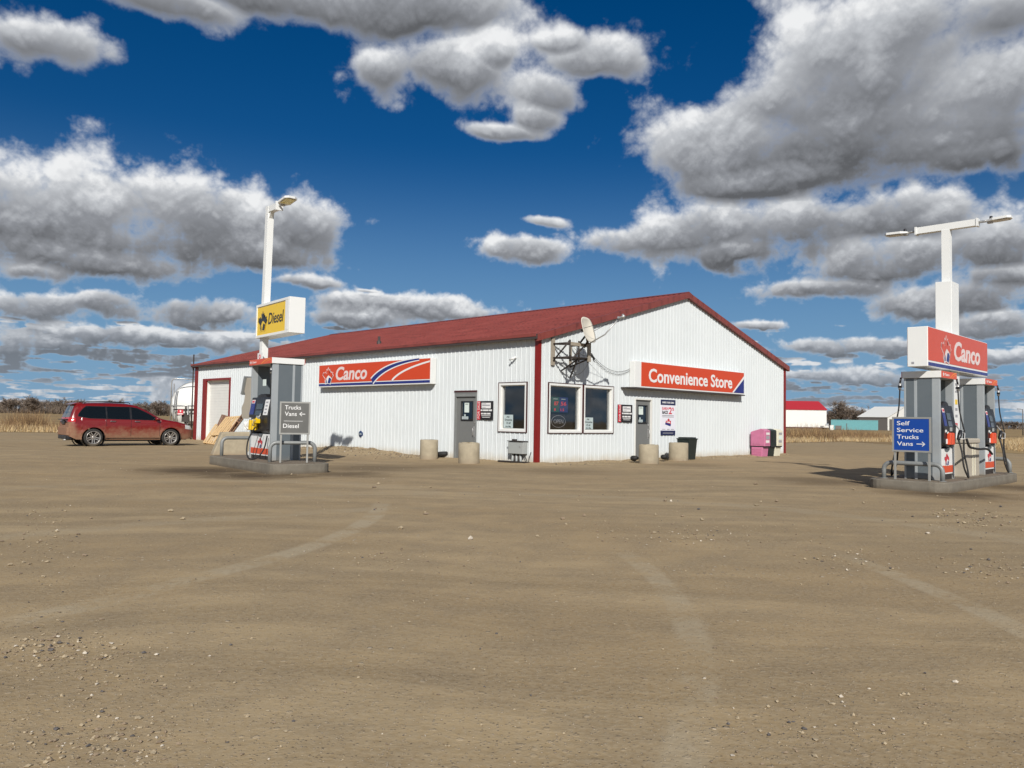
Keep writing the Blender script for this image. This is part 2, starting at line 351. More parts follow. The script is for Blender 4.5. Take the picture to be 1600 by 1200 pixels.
# ------------------------------------------------------------------ ground: one sheet to the horizon
def vnoise(x, y, seed, sc):
    r = np.random.default_rng(seed); g = r.random((64, 64)); x = x / sc; y = y / sc
    i = np.floor(x).astype(int); j = np.floor(y).astype(int); fx = x - i; fy = y - j; fx = fx * fx * (3 - 2 * fx); fy = fy * fy * (3 - 2 * fy)
    q = lambda a, b: g[a % 64, b % 64]
    return (q(i, j) * (1 - fx) * (1 - fy) + q(i + 1, j) * fx * (1 - fy) + q(i, j + 1) * (1 - fx) * fy + q(i + 1, j + 1) * fx * fy) - .5
def sstep(v, a, b): t = np.clip((v - a) / (b - a), 0, 1); return t * t * (3 - 2 * t)
def ground_z(x, y):
    sx = (x - CX) * math.cos(TH) - (y - CY) * math.sin(TH); sy = (x - CX) * math.sin(TH) + (y - CY) * math.cos(TH)
    near = (1 - sstep(np.abs(x), 18, 27)) * (1 - sstep(y, 36, 46)) * sstep(y, 0, 2)
    h = near * (vnoise(x, y, 1, 3.1) * .035 + vnoise(x, y, 2, .9) * .014 + vnoise(x, y, 3, .33) * .006)
    bl = sstep(sx, -13.5, -9.5) * (1 - sstep(sx, -8.6, -5.6)) * (1 - sstep(np.abs(sy + .3), .2, 1.5)) * (.13 + .14 * vnoise(x, y, 5, .5))
    foot = np.exp(-((np.minimum(np.abs(sy), 9) - 0.0) / .35) ** 2) * (sx < .3) * (sx > -24) * .045 + np.exp(-((np.minimum(np.abs(sx), 9)) / .35) ** 2) * (sy > -.3) * (sy < 16) * .05
    return h + bl + foot * (1 + vnoise(x, y, 6, .4))
def axis(lo, hi, n0, n1, far_lo, far_hi, k=26):
    a = np.linspace(n0, n1, int((n1 - n0) / .16)); L = n0 - np.geomspace(.2, n0 - far_lo, k)[::-1]; H = n1 + np.geomspace(.2, far_hi - n1, k)
    return np.concatenate([L, a, H])
gx = axis(0, 0, -26, 26, -6000, 6000); gy = axis(0, 0, 1, 46, -1500, 6000)
X, Y = np.meshgrid(gx, gy); Z = ground_z(X, Y)
me = bpy.data.meshes.new('ground'); nv = X.size; nx_, ny_ = len(gx), len(gy)
co = np.stack([X.ravel(), Y.ravel(), Z.ravel()], 1).astype(np.float32)
ii = np.arange(nv).reshape(ny_, nx_); quads = np.stack([ii[:-1, :-1], ii[:-1, 1:], ii[1:, 1:], ii[1:, :-1]], -1).reshape(-1, 4)
def np_mesh(me, co, faces, k, smooth=False, mi=None):
    me.vertices.add(len(co)); me.vertices.foreach_set('co', np.asarray(co, np.float32).ravel())
    me.loops.add(faces.size); me.loops.foreach_set('vertex_index', faces.ravel().astype(np.int32))
    me.polygons.add(len(faces)); me.polygons.foreach_set('loop_start', np.arange(0, faces.size, k, dtype=np.int32))
    if mi is not None: me.polygons.foreach_set('material_index', np.asarray(mi, np.int32))
    me.polygons.foreach_set('use_smooth', np.full(len(faces), smooth)); me.update(calc_edges=True); me.validate()
np_mesh(me, co, quads, 4, True)
M_ground = bpy.data.materials.new('packed_dirt'); M_ground.use_nodes = True; N = NT(M_ground.node_tree); B = N.n['Principled BSDF']
pos = N.node('ShaderNodeNewGeometry').outputs['Position']
flat = N.vmath('MULTIPLY', pos, (1, 1, 0))
streak = N.vmath('MULTIPLY', N.vmath('ADD', flat, N.vmath('MULTIPLY', N.comb(N.noise(flat, .12, 2), N.noise(flat, .09, 2), 0.), (6, 6, 0))), (.22, 1.5, 0))
n_big = N.noise(flat, .16, 5, .6); n_st = N.noise(streak, .9, 7, .62, .3); n_mid = N.noise(flat, 1.7, 7, .65); n_fine = N.noise(flat, 28, 5, .7)
c = N.mix(N.mrange(n_st, .32, .68), (.240, .174, .092, 1), (.385, .288, .162, 1))
c = N.mix(N.mrange(n_big, .38, .62, 0, .55), c, (.32, .220, .108, 1))
c = N.mix(N.mrange(n_mid, .35, .7, 0., .55), c, (.185, .140, .086, 1))
c = N.mix(N.mrange(n_fine, .3, .75, .0, .6), c, (.38, .31, .21, 1))
grit = N.vor(flat, 62); gc = N.sep(grit['Color'])
gm = N.math('MULTIPLY', N.mrange(grit['Distance'], .20, .34, 1., 0.), N.mrange(gc[0], .56, .60))
gcol = N.mix(gc[1], (.10, .075, .055, 1), (.56, .47, .35, 1))
c = N.mix(N.math('MULTIPLY', gm, .75), c, gcol)
grit2 = N.vor(flat, 17); g2 = N.sep(grit2['Color']); patch = N.mrange(N.noise(N.vmath('MULTIPLY', flat, (.5, 1, 0)), .8, 4), .52, .66)
gm2 = N.math('MULTIPLY', N.math('MULTIPLY', N.mrange(grit2['Distance'], .18, .30, 1., 0.), N.mrange(g2[0], .78, .82)), N.math('MULTIPLY_ADD', patch, .8, .2))
c = N.mix(gm2, c, N.mix(g2[1], (.16, .13, .10, 1), (.58, .50, .39, 1)))
# damp, oily soil round the two pump islands and along the store front
def blob(cx, cy, r0, r1): return N.mrange(N.math('ADD', N.vmath('LENGTH', N.vmath('SUBTRACT', flat, (cx, cy, 0))), N.math('MULTIPLY', N.math('SUBTRACT', n_mid, .5), 2.2)), r0, r1, 1., 0.)
for (cx, cy, a, r) in ((-7.2, 18.6, .95, 2.2), (-5.6, 17.2, .95, 1.7), (-3.8, 17.9, .7, 1.5), (-3.6, 20.5, .6, 2.4), (8.6, 15.5, .85, 1.8), (11.4, 17.4, .8, 2.0), (7.2, 18.3, .6, 2.2), (1.2, 20.6, .4, 2.2), (-1.5, 21.9, .35, 1.8), (5.5, 24.5, .35, 1.8)):
    c = N.mix(N.math('MULTIPLY', blob(cx, cy, .2, r), a), c, (.085, .060, .036, 1))
# tyre tracks: rings of pressed paler dirt
def arc(p1, p2, p3):
    ax, ay = p1; bx, by = p2; cx, cy = p3; d = 2 * (ax * (by - cy) + bx * (cy - ay) + cx * (ay - by))
    ux = ((ax * ax + ay * ay) * (by - cy) + (bx * bx + by * by) * (cy - ay) + (cx * cx + cy * cy) * (ay - by)) / d
    uy = ((ax * ax + ay * ay) * (cx - bx) + (bx * bx + by * by) * (ax - cx) + (cx * cx + cy * cy) * (bx - ax)) / d
    return ux, uy, math.hypot(ax - ux, ay - uy)
track = None
for pts, wd, amt, fade in ((((0, 978), (300, 908), (590, 800)), .17, .65, None), (((1010, 888), (1078, 980), (1068, 1190)), .13, .5, None), (((1360, 882), (1470, 925), (1600, 985)), .14, .55, None),
                     (((0, 838), (300, 812), (560, 796)), .3, .3, None), (((600, 770), (1000, 780), (1500, 830)), .35, .3, None), (((0, 765), (250, 752), (560, 757)), .5, .25, None)):
    g = [Gp(*q) for q in pts]; ux, uy, rr = arc(*g)
    mx = sum(q[0] for q in (g[0], g[2])) / 2; my = sum(q[1] for q in (g[0], g[2])) / 2; hl = math.dist(g[0], g[2]) / 2 * 1.7
    dist = N.vmath('LENGTH', N.vmath('SUBTRACT', flat, (ux, uy, 0)))
    off = N.math('ABSOLUTE', N.math('SUBTRACT', dist, rr)); dv = N.sep(N.vmath('SUBTRACT', flat, (ux, uy, 0)))
    ang = N.math('ARCTAN2', dv[1], dv[0])
    tread = N.math('MULTIPLY', N.math('SINE', N.math('ADD', N.math('MULTIPLY', ang, rr * 42), N.math('MULTIPLY', off, 60.))), .16)
    mk = N.math('MULTIPLY', N.mrange(off, wd * .5, wd, 1., 0.), N.mrange(N.vmath('LENGTH', N.vmath('SUBTRACT', flat, (mx, my, 0))), hl * .6, hl, 1., 0.))
    mk = N.math('MULTIPLY', mk, N.math('MULTIPLY', N.math('ADD', N.mrange(n_mid, .35, .6), tread, clamp=True), amt))
    track = mk if track is None else N.math('MAXIMUM', track, mk)
c = N.mix(N.math('MULTIPLY', track, 1.0), c, (.40, .335, .23, 1))
N.put(B.inputs['Base Color'], c); B.inputs['Roughness'].default_value = .95; B.inputs['Specular IOR Level'].default_value = .15
hgt = N.math('ADD', N.math('ADD', N.math('MULTIPLY', n_fine, .5), N.math('MULTIPLY', gm, .6)), N.math('ADD', N.math('MULTIPLY', gm2, 1.3), N.math('MULTIPLY', n_mid, 1.6)))
b1 = N.node('ShaderNodeBump'); b1.inputs['Strength'].default_value = .8; b1.inputs['Distance'].default_value = .012; N.put(b1.inputs['Height'], hgt)
b2 = N.node('ShaderNodeBump'); b2.inputs['Strength'].default_value = .45; b2.inputs['Distance'].default_value = .03; N.put(b2.inputs['Height'], n_st); N.l.new(b2.outputs[0], b1.inputs['Normal'])
N.l.new(b1.outputs[0], B.inputs['Normal'])
me.materials.append(M_ground); go = bpy.data.objects.new('ground', me); col.objects.link(go); tag(go, kind='structure')

# fields of dry grass beyond the lot
def field_mat(name, c1, c2, c3):
    mm = bpy.data.materials.new(name); mm.use_nodes = True; N = NT(mm.node_tree); B = N.n['Principled BSDF']
    p = N.node('ShaderNodeNewGeometry').outputs['Position']; q = N.vmath('MULTIPLY', p, (.010, .045, 0)); q2 = N.vmath('MULTIPLY', p, (.6, 1.2, 0))
    c = N.mix(N.mrange(N.noise(q, 1, 4), .4, .6), c1, c2); c = N.mix(N.mrange(N.noise(q2, 1, 6, .7), .35, .7), c, c3)
    N.put(B.inputs['Base Color'], c); B.inputs['Roughness'].default_value = 1; B.inputs['Specular IOR Level'].default_value = .05; return mm
M_field = field_mat('dry_field', (.34, .25, .125, 1), (.20, .145, .085, 1), (.29, .205, .105, 1))
EDGE_L = [(-400, 30), (-60, 45), (-31, 50), (-21, 52), (-12, 58), (0, 66)]
EDGE_R = [(0, 66), (14, 52), (19.6, 56.5), (27, 63.5), (33, 65), (34, 57), (26, 38), (30, 30), (400, -20)]
fe = EDGE_L + EDGE_R[1:]
mb = MB(); n = len(fe); mb.add([(x, y, .012) for x, y in fe] + [(x * (1 + 12 * (abs(x) < 300)) , 5800, .10) if abs(x) < 300 else (math.copysign(5800, x), 5800, .10) for x, y in fe], [(i, i + 1, n + i + 1, n + i) for i in range(n - 1)])
tag(mb.build('field', M_field), kind='structure')

# standing dry grass: many blades, nobody could count them
def inside_edge(x, y):
    ex = [p[0] for p in fe]; ey = [p[1] for p in fe]
    ye = np.interp(x, [-400, -60, -31, -21, -12, 0, 14, 19.6, 27, 33, 34], [30, 45, 50, 52, 58, 66, 52, 56.5, 63.5, 65, 57])
    r = y > ye + vnoise(x, y, 9, 1.7) * 1.6
    return r
def blades(name, pts, h0, h1, wdt, mats, weights, kind='stuff', lean=.25):
    k = len(pts); h = rng.uniform(h0, h1, k) * (1 + .6 * vnoise(pts[:, 0], pts[:, 1], 11, 3.)); a = rng.uniform(0, math.pi, k)
    d = np.stack([np.cos(a), np.sin(a), np.zeros(k)], 1) * wdt / 2; base = np.column_stack([pts, np.full(k, .02)])
    tip = base + np.column_stack([rng.normal(0, lean, k) * h, rng.normal(0, lean, k) * h, h])
    co = np.stack([base - d, base + d, tip], 1).reshape(-1, 3); fc = np.arange(3 * k).reshape(-1, 3)
    me = bpy.data.meshes.new(name); np_mesh(me, co, fc, 3, mi=rng.choice(len(mats), k, p=weights))
    for q in mats: me.materials.append(q)
    o = bpy.data.objects.new(name, me); col.objects.link(o); tag(o, kind=kind); return o
def blade_mat(n, c):
    mm = bpy.data.materials.new(n); mm.use_nodes = True; b = mm.node_tree.nodes['Principled BSDF']; b.inputs['Base Color'].default_value = (*c, 1); b.inputs['Roughness'].default_value = .9; b.inputs['Specular IOR Level'].default_value = .1; return mm
GM = [blade_mat('straw', (.52, .41, .245)), blade_mat('dull_straw', (.42, .29, .14)), blade_mat('brown_stalk', (.20, .125, .07))]
def scatter(n, x0, x1, y0, y1):
    p = np.column_stack([rng.uniform(x0, x1, n), rng.uniform(y0, y1, n)]); return p[inside_edge(p[:, 0], p[:, 1])]
pl = scatter(46000, -62, -12, 47, 64); pr = scatter(60000, 14, 62, 50, 84)
pr = pr[(pr[:, 1] / np.maximum(pr[:, 0], 1) < 3.2)]
g = blades('dry_grass', np.vstack([pl, pr]), .15, .44, .035, GM, [.5, .35, .15]); tag(g, 'tall straw coloured dry grass along the far edge of the lot', 'grass')
pe = []
t = rng.random(9000); pe = np.column_stack([34 - 8.5 * t + rng.uniform(0, 5, 9000), 57 - 20 * t + rng.normal(0, .5, 9000)])
pe2 = np.column_stack([rng.uniform(22, 44, 5000), rng.uniform(40, 60, 5000)]); 
pe = pe[(pe[:, 1] > 36)]
g = blades('short_grass', np.vstack([pe]), .06, .22, .03, GM, [.4, .35, .25]); tag(g, 'short yellowed grass at the lot edge behind the right pump island', 'grass')
# brown weed bushes standing in the grass
def bush(x, y, w_, h_, label):
    k = 900; r = rng.random(k) ** .5; a = rng.uniform(0, 2 * math.pi, k); px_ = x + np.cos(a) * r * w_ / 2; py_ = y + np.sin(a) * r * w_ / 4
    me_o = blades('weed_bush', np.column_stack([px_, py_]), h_ * .35, h_, .03, [GM[2], GM[1]], [.75, .25], kind=None, lean=.3)
    tag(me_o, label, 'bush', 'brown weed bushes in the dry grass')
for px, py, D, w_, h_, lb in ((1247, 672, 70, 4.5, 1.5, 'brown weed bush in front of the white shed with a red roof'), (1272, 674, 66, 4, 1.4, 'brown weed bush left of the teal container, in the grass'), (1320, 675, 72, 8, 1.3, 'wide low brown weed bush in front of the teal container'),
                              (1350, 674, 78, 5, 1.2, 'small brown weed bush below the right end of the teal container'), (45, 657, 60, 3.2, 1.3, 'brown weed bush in the grass at the far left edge'), (60, 664, 54, 9, 1.0, 'low dark weed bush behind the rear of the red car')):
    bush((px - 800) / F_PX * D, D, w_, h_, lb)

# brushy undergrowth below the far tree rows
def brush(pts, h0, h1, w_):
    k = len(pts); h = rng.uniform(h0, h1, k) * (1 + .5 * vnoise(pts[:, 0], pts[:, 1], 13, 14.)); a = rng.uniform(0, math.pi, k)
    d = np.stack([np.cos(a), np.sin(a), np.zeros(k)], 1) * w_ / 2; base = np.column_stack([pts, rng.uniform(0, .35, k) * h]); tip = base + np.column_stack([rng.normal(0, .25, k) * h, rng.normal(0, .25, k) * h, h])
    return np.stack([base - d, base + d, tip], 1).reshape(-1, 3)
bx = np.column_stack([rng.uniform(-460, -215, 9000), rng.uniform(570, 610, 9000)]); by = np.column_stack([rng.uniform(640, 1000, 5000), rng.uniform(1100, 1180, 5000)])
cz = np.column_stack([rng.uniform(112, 160, 1500), rng.uniform(318, 340, 1500)])
cb = np.vstack([brush(bx, 2.5, 6.5, .32), brush(by, 2.5, 7, .5), brush(cz, 1.2, 3.5, .14)]); me = bpy.data.meshes.new('brush'); np_mesh(me, cb, np.arange(len(cb)).reshape(-1, 3), 3, mi=rng.choice(3, len(cb) // 3, p=[.5, .35, .15]))
for n_b, c_b in (('brush_grey', (.17, .135, .105)), ('brush_dark', (.085, .065, .052)), ('brush_tan', (.27, .215, .16))): me.materials.append(blade_mat(n_b, c_b))
o = bpy.data.objects.new('brush', me); col.objects.link(o); tag(o, 'low leafless brush below the distant rows of bare trees', 'brush', kind='stuff')

# loose stones on the lot: one mesh, nobody could count them
def stones(name, P, S, mats):
    base = np.array([[1, 0, 0], [-1, 0, 0], [0, 1, 0], [0, -1, 0], [0, 0, .7], [0, 0, -.5], [.62, .62, .35], [-.62, .62, .35], [.62, -.62, .35], [-.62, -.62, .35]])
    F = np.array([[4, 6, 7], [4, 9, 8], [4, 8, 6], [4, 7, 9], [6, 0, 2], [6, 2, 7], [7, 2, 1], [7, 1, 9], [9, 1, 3], [9, 3, 8], [8, 3, 0], [8, 0, 6], [5, 2, 0], [5, 1, 2], [5, 3, 1], [5, 0, 3]])
    k = len(P); V = base[None] * rng.uniform(.6, 1.3, (k, 10, 1)); a = rng.uniform(0, 6.28, k); ca, sa = np.cos(a), np.sin(a)
    sc = S[:, None] * rng.uniform(.6, 1.2, (k, 3)) * .5; V = V * sc[:, None]
    x = V[..., 0] * ca[:, None] - V[..., 1] * sa[:, None]; y = V[..., 0] * sa[:, None] + V[..., 1] * ca[:, None]
    gz = ground_z(P[:, 0], P[:, 1])
    co = np.stack([x + P[:, :1], y + P[:, 1:2], V[..., 2] + gz[:, None] + S[:, None] * .12], -1).reshape(-1, 3)
    fc = (F[None] + (np.arange(k) * 10)[:, None, None]).reshape(-1, 3); me = bpy.data.meshes.new(name)
    np_mesh(me, co, fc, 3, mi=np.repeat(rng.choice(len(mats), k, p=[.46, .38, .07, .09]), len(F)))
    for q in mats: me.materials.append(q)
    o = bpy.data.objects.new(name, me); col.objects.link(o); return o
SM = [mat('stone_tan', (.36, .29, .19), .9, bump=.3), mat('stone_brown', (.24, .18, .12), .9, bump=.3), mat('stone_pale', (.52, .46, .37), .85, bump=.2), mat('stone_dark', (.10, .09, .085), .8, bump=.2)]
P = []; S = []
random.seed(11)
def add_cl(n, px0, px1, py0, py1, s0, s1, pw=3.):
    for _ in range(n):
        x, y = Gp(random.gauss((px0 + px1) / 2, (px1 - px0) * .30), random.gauss((py0 + py1) / 2, (py1 - py0) * .42)); P.append((x, y)); S.append(s0 + (s1 - s0) * random.random() ** pw)
n_ = 7000; yy = 2.4 + rng.random(n_) ** 1.3 * 22; xx = rng.uniform(-.75, .75, n_) * (yy + 1)
for x, y in zip(xx, yy): P.append((x, y)); S.append(.004 + .017 * random.random() ** 5 + .0004 * y)
add_cl(520, -20, 200, 996, 1032, .005, .034, 3.5); add_cl(260, 0, 330, 1020, 1090, .005, .026); add_cl(420, 20, 330, 1120, 1198, .006, .028)
add_cl(150, 480, 760, 860, 886, .010, .035, 4); add_cl(300, 940, 1230, 826, 848, .010, .036, 3); add_cl(150, 1270, 1400, 864, 884, .010, .042, 3); add_cl(160, 1480, 1620, 876, 900, .010, .042, 3)
add_cl(260, 1440, 1600, 800, 822, .012, .06); add_cl(150, 0, 120, 806, 880, .012, .05); add_cl(160, 1100, 1500, 1080, 1180, .006, .03); add_cl(60, 400, 1500, 760, 830, .03, .09, 2)
for k in range(900):
    a = random.uniform(-13, -4.5); b = -abs(random.gauss(0, .8)) - .05; p = W(a, b); P.append(p[:2]); S.append(random.uniform(.02, .07))
for k in range(420):
    b = random.uniform(0, 15.5); p = W(abs(random.gauss(0, .45)) + .06, b); P.append(p[:2]); S.append(random.uniform(.015, .06))
st = stones('gravel', np.array(P), np.array(S), SM); tag(st, 'loose gravel and small stones scattered over the dirt lot', 'gravel', kind='stuff')

# ------------------------------------------------------------------ the store
LX, LY, WH, PH = 23.68, 15.8, 3.73, 5.93
store = site('store_building', 'long white metal-sided store with a low red gable roof and red corner trim', 'building', 0, 0)
def roofz(y): return WH + (PH - WH) * (1 - abs(y - LY / 2) / (LY / 2))
def wall_sheet(mb, L, top, ops, breaks=(), mapf=None, rib=.2, side=-1, ribs=True):
    """sheet along t in 0..L with openings (t0,t1,z0,z1) and raised ribs; mapf(t, out, z)"""
    bs = sorted({0., L, *breaks, *[o[0] for o in ops], *[o[1] for o in ops]})
    def iv(t0, t1):
        zs = [(-.15, None)]
        for o in sorted([o for o in ops if o[0] < t1 - 1e-6 and o[1] > t0 + 1e-6], key=lambda o: o[2]):
            a, b = zs.pop(); 
            if o[2] > a: zs.append((a, o[2]))
            zs.append((o[3], b))
        return zs
    for t0, t1 in zip(bs, bs[1:]):
        for a, b in iv(t0, t1):
            mb.add([mapf(t0, 0, a), mapf(t1, 0, a), mapf(t1, 0, b if b else top(t1)), mapf(t0, 0, b if b else top(t0))], [(0, 1, 2, 3)])
    if not ribs: return
    t = rib / 2; i = 0
    while t < L - .03:
        for wd, dp, dt in ((.024, .027, 0), (.012, .010, rib * .36), (.012, .010, rib * .64)):
            tt = t + dt
            if tt > L - .05: continue
            for a, b in iv(tt - wd, tt + wd):
                zt = (b if b else top(tt)) - .002; w2 = wd * .45
                v = [mapf(tt - wd, .0015, a), mapf(tt - w2, dp, a), mapf(tt + w2, dp, a), mapf(tt + wd, .0015, a)]
                v += [mapf(tt - wd, .0015, zt), mapf(tt - w2, dp, zt), mapf(tt + w2, dp, zt), mapf(tt + wd, .0015, zt)]
                mb.add(v, [(0, 1, 5, 4), (1, 2, 6, 5), (2, 3, 7, 6)])
        t += rib
# left (long) wall: t = distance from the front corner, faces -Y
LO = [(2.62, 3.68, -.15, 2.19), (.42, 1.60, .95, 2.43), (19.8, 22.55, -.15, 3.0)]
GO = [(4.80, 5.80, -.15, 2.11), (.46, 2.01, .94, 2.43), (2.09, 3.59, .94, 2.43)]
mb = MB(); wall_sheet(mb, LX, lambda t: WH, LO, mapf=lambda t, o, z: (-t, -o, z)); mb.build('wall', M_wall, store, fix=False)
mb = MB(); wall_sheet(mb, LY, roofz, GO, (LY / 2,), mapf=lambda t, o, z: (o, t, z)); mb.build('wall', M_wall, store, fix=False)
mb = MB(); wall_sheet(mb, LX, lambda t: WH, [], mapf=lambda t, o, z: (-t, LY + o, z), ribs=False); mb.build('wall', M_wall, store, fix=False)
mb = MB(); wall_sheet(mb, LY, roofz, [], (LY / 2,), mapf=lambda t, o, z: (-LX - o, t, z), ribs=False); mb.build('wall', M_wall, store, fix=False)
# roof: two slopes with raised seams
mb = MB(); EV = .16; OV = .12; sl = (PH - WH) / (LY / 2)
for sgn in (0, 1):
    def rp(x, s, o):   # s = distance down from ridge in plan
        y = LY / 2 - s if sgn == 0 else LY / 2 + s
        return (x, y, PH + .13 - s * sl + o)
    S1 = LY / 2 + EV
    xs = np.linspace(-LX - OV, OV, 60)
    mb.add([rp(x, s, 0) for x in (-LX - OV, OV) for s in (0, S1)] , [(0, 1, 3, 2)])
    mb.add([rp(x, s, -.05) for x in (-LX - OV, OV) for s in (0, S1)] , [(0, 1, 3, 2)])
    x = -LX - OV + .1
    while x < OV - .05:
        mb.add([rp(x + a, s, h) for s in (0, S1) for a, h in ((-.025, .002), (-.01, .024), (.01, .024), (.025, .002))], [(0, 1, 5, 4), (1, 2, 6, 5), (2, 3, 7, 6)])
        x += .23
roof = mb.build('roof', M_roof, store, fix=False)
mb = MB(); mb.prism([(LY / 2 - .2, PH + .13 - .2 * sl + .03), (LY / 2, PH + .175), (LY / 2 + .2, PH + .13 - .2 * sl + .03), (LY / 2, PH + .15)], -LX - OV - .01, OV + .01, 'x'); mb.build('ridge_cap', M_roof, roof)
mb = MB(); p = (-9.6, 1.15); zz = PH + .13 - (LY / 2 - p[1]) * sl
mb.lathe([(.09, zz - .1), (.09, zz + .12), (.05, zz + .14), (.05, zz + .3), (.0, zz + .3)], 10, p); mb.build('roof_vent', M_gutter, roof)
mb = MB(); p = (-LX - .18, -.06); mb.tube([(*p, -.1), (*p, 4.35)], .035, 8); mb.box(p[0] - .12, p[0] + .12, p[1] - .05, p[1] + .05, 3.72, 3.8); mb.build('vent_pipe', M_rust, store)
# gable fascia (rake trim) and eave trim
for xx_ in (.004, -LX - OV - .01):
    for sgn in (-1, 1):
        mb = MB(); s1 = LY / 2 + EV; c0 = LY / 2
        a = [(c0, PH + .15), (c0 + sgn * s1, PH + .15 - s1 * sl), (c0 + sgn * s1, PH + .15 - s1 * sl - .21), (c0, PH + .15 - .21)]
        mb.prism(a, xx_, xx_ + OV + .012, 'x'); mb.build('rake_trim', M_roof, store)
mb = MB(); ez = WH + .13 - EV * sl; mb.box(-LX - OV, OV - .002, -EV - .06, -EV, ez - .13, ez + .012); mb.build('gutter', M_gutter, store)
mb = MB(); mb.box(-LX - OV, OV - .002, -EV - .075, -EV - .06, ez - .06, ez + .03); mb.build('eave_trim', M_roof, store)
# corner trims
mb = MB(); mb.box(-.10, .03, -.032, 0, -.12, WH + .04); mb.box(0, .032, 0, .11, -.12, WH + .04); mb.build('corner_trim', M_trim, store)
mb = MB(); mb.box(-LX - .03, -LX + .34, -.032, 0, -.12, WH); mb.build('corner_trim', M_trim, store)
mb = MB(); mb.box(0, .032, LY - .16, LY + .02, -.12, WH); mb.build('corner_trim', M_trim, store)
# dark room behind the openings
mb = MB(); mb.box(-6.5, -.3, 2.4, 8.5, 0.0, 2.9); mb.build('interior', M_int, store)
mb = MB(); mb.box(-23.5, -.05, .05, 15.7, 3.0, 3.05); mb.box(-8, -7.9, .1, 15.6, 0, 3); mb.box(-23, -.1, 9, 9.1, 0, 3.0); mb.box(-7.9, -.1, .1, 9, -.02, .02); mb.build('ceiling', M_int, store)

def to_face(side, t):  # returns site position and rotation of a point on a wall; local +X runs to the viewer's right
    return ((-t, 0), 0.) if side == 'L' else ((0, t), HP)
class Fr:
    """local frame on a wall: x to the right, y into the wall, z up -> store coordinates"""
    def __init__(s, side): s.M = Matrix.Identity(4) if side == 'L' else Matrix.Rotation(HP, 4, 'Z')
FR = {'L': Matrix.Identity(4), 'G': Matrix.Rotation(HP, 4, 'Z')}
def tr(mb, side): mb.v = [tuple(FR[side] @ Vector(p)) for p in mb.v]; return mb
def fbox(mb, x0, x1, z0, z1, fw, y0, y1, mi=0, sides='lrtb'):
    if 'l' in sides: mb.box(x0, x0 + fw, y0, y1, z0, z1, mi)
    if 'r' in sides: mb.box(x1 - fw, x1, y0, y1, z0, z1, mi)
    if 't' in sides: mb.box(x0 + fw, x1 - fw, y0, y1, z1 - fw, z1, mi)
    if 'b' in sides: mb.box(x0 + fw, x1 - fw, y0, y1, z0, z0 + fw, mi)
    return mb
def window(side, x0, x1, z0, z1, fw=.07):
    mb = MB(); fbox(mb, x0, x1, z0, z1, fw, -.035, .05, 0); fr = tr(mb, side).build('window', M_white, store)
    mb = MB(); fbox(mb, x0 - .02, x1 + .02, z0 - .02, z1 + .02, .02, -.045, .02, 0); tr(mb, side).build('casing', M_trimd, fr)
    mb = MB(); fbox(mb, x0 + fw, x1 - fw, z0 + fw, z1 - fw, .025, .02, .14, 0); tr(mb, side).build('frame', M_white2, fr)
    mb = MB(); a_, b_, c_, d_ = x0 + fw + .02, x1 - fw - .02, z0 + fw + .02, z1 - fw - .02; mb.quad((a_, .078, c_), (b_, .078, c_), (b_, .078, d_), (a_, .078, d_)); tr(mb, side).build('pane', M_glass, fr)
    return fr
window('L', -1.60, -.42, .95, 2.43); window('G', .46, 2.01, .94, 2.43); window('G', 2.09, 3.59, .94, 2.43)
def door(side, x0, x1, zt, hinge, head=.0):
    mb = MB(); fbox(mb, x0, x1, -.1, zt, .05, -.02, .10, 0, 'lrt')
    if head: mb.box(x0 + .05, x1 - .05, -.012, .06, zt - .05 - head, zt - .05)
    fr = tr(mb, side).build('door_frame', M_rail if side == 'L' else M_white2, store)
    if side == 'L': mb = MB(); mb.box(x0 - .02, x1 + .02, -.03, -.0205, zt - .02, zt + .035); tr(mb, side).build('head_flashing', M_trimd, fr)
    zt2 = zt - .05 - head; a, b = x0 + .055, x1 - .055
    wx0 = a + (b - a) * .24; wx1 = b - (b - a) * .2; wz0, wz1 = 1.27, 1.86
    mb = MB(); y0, y1 = .045, .09
    mb.box(a, wx0, y0, y1, .02, zt2); mb.box(wx1, b, y0, y1, .02, zt2); mb.box(wx0, wx1, y0, y1, .02, wz0); mb.box(wx0, wx1, y0, y1, wz1, zt2)
    dr = tr(mb, side).build('door', M_door, store)
    mb = MB(); mb.quad((wx0, .063, wz0), (wx1, .063, wz0), (wx1, .063, wz1), (wx0, .063, wz1)); tr(mb, side).build('door_window', M_glass, dr)
    mb = MB(); fbox(mb, wx0 - .025, wx1 + .025, wz0 - .025, wz1 + .025, .03, .03, .045); tr(mb, side).build('window_trim', M_blk, dr)
    mb = MB(); hx = b - .1; mb.tube([(hx, .045, .78), (hx, -.02, .80), (hx, -.02, 1.02), (hx, .045, 1.04)], .012, 8); mb.box(hx - .03, hx + .03, .035, .046, .74, 1.08); tr(mb, side).build('handle', M_steel, dr)
    mb = MB(); mb.lathe([(0, -.02), (.028, -.018), (.03, .0), (.0, .001)], 12, M=Matrix.Translation((b - .08, .04, 1.2)) @ Matrix.Rotation(HP, 4, 'X')); tr(mb, side).build('lock', M_steel, dr)
    mb = MB(); mb.box(x0 + .02, x1 - .02, -.06, .1, -.08, .03); tr(mb, side).build('threshold', M_conc, fr)
    return dr
door('L', -3.68, -2.62, 2.19, 'l', .11); door('G', 4.80, 5.80, 2.11, 'l')
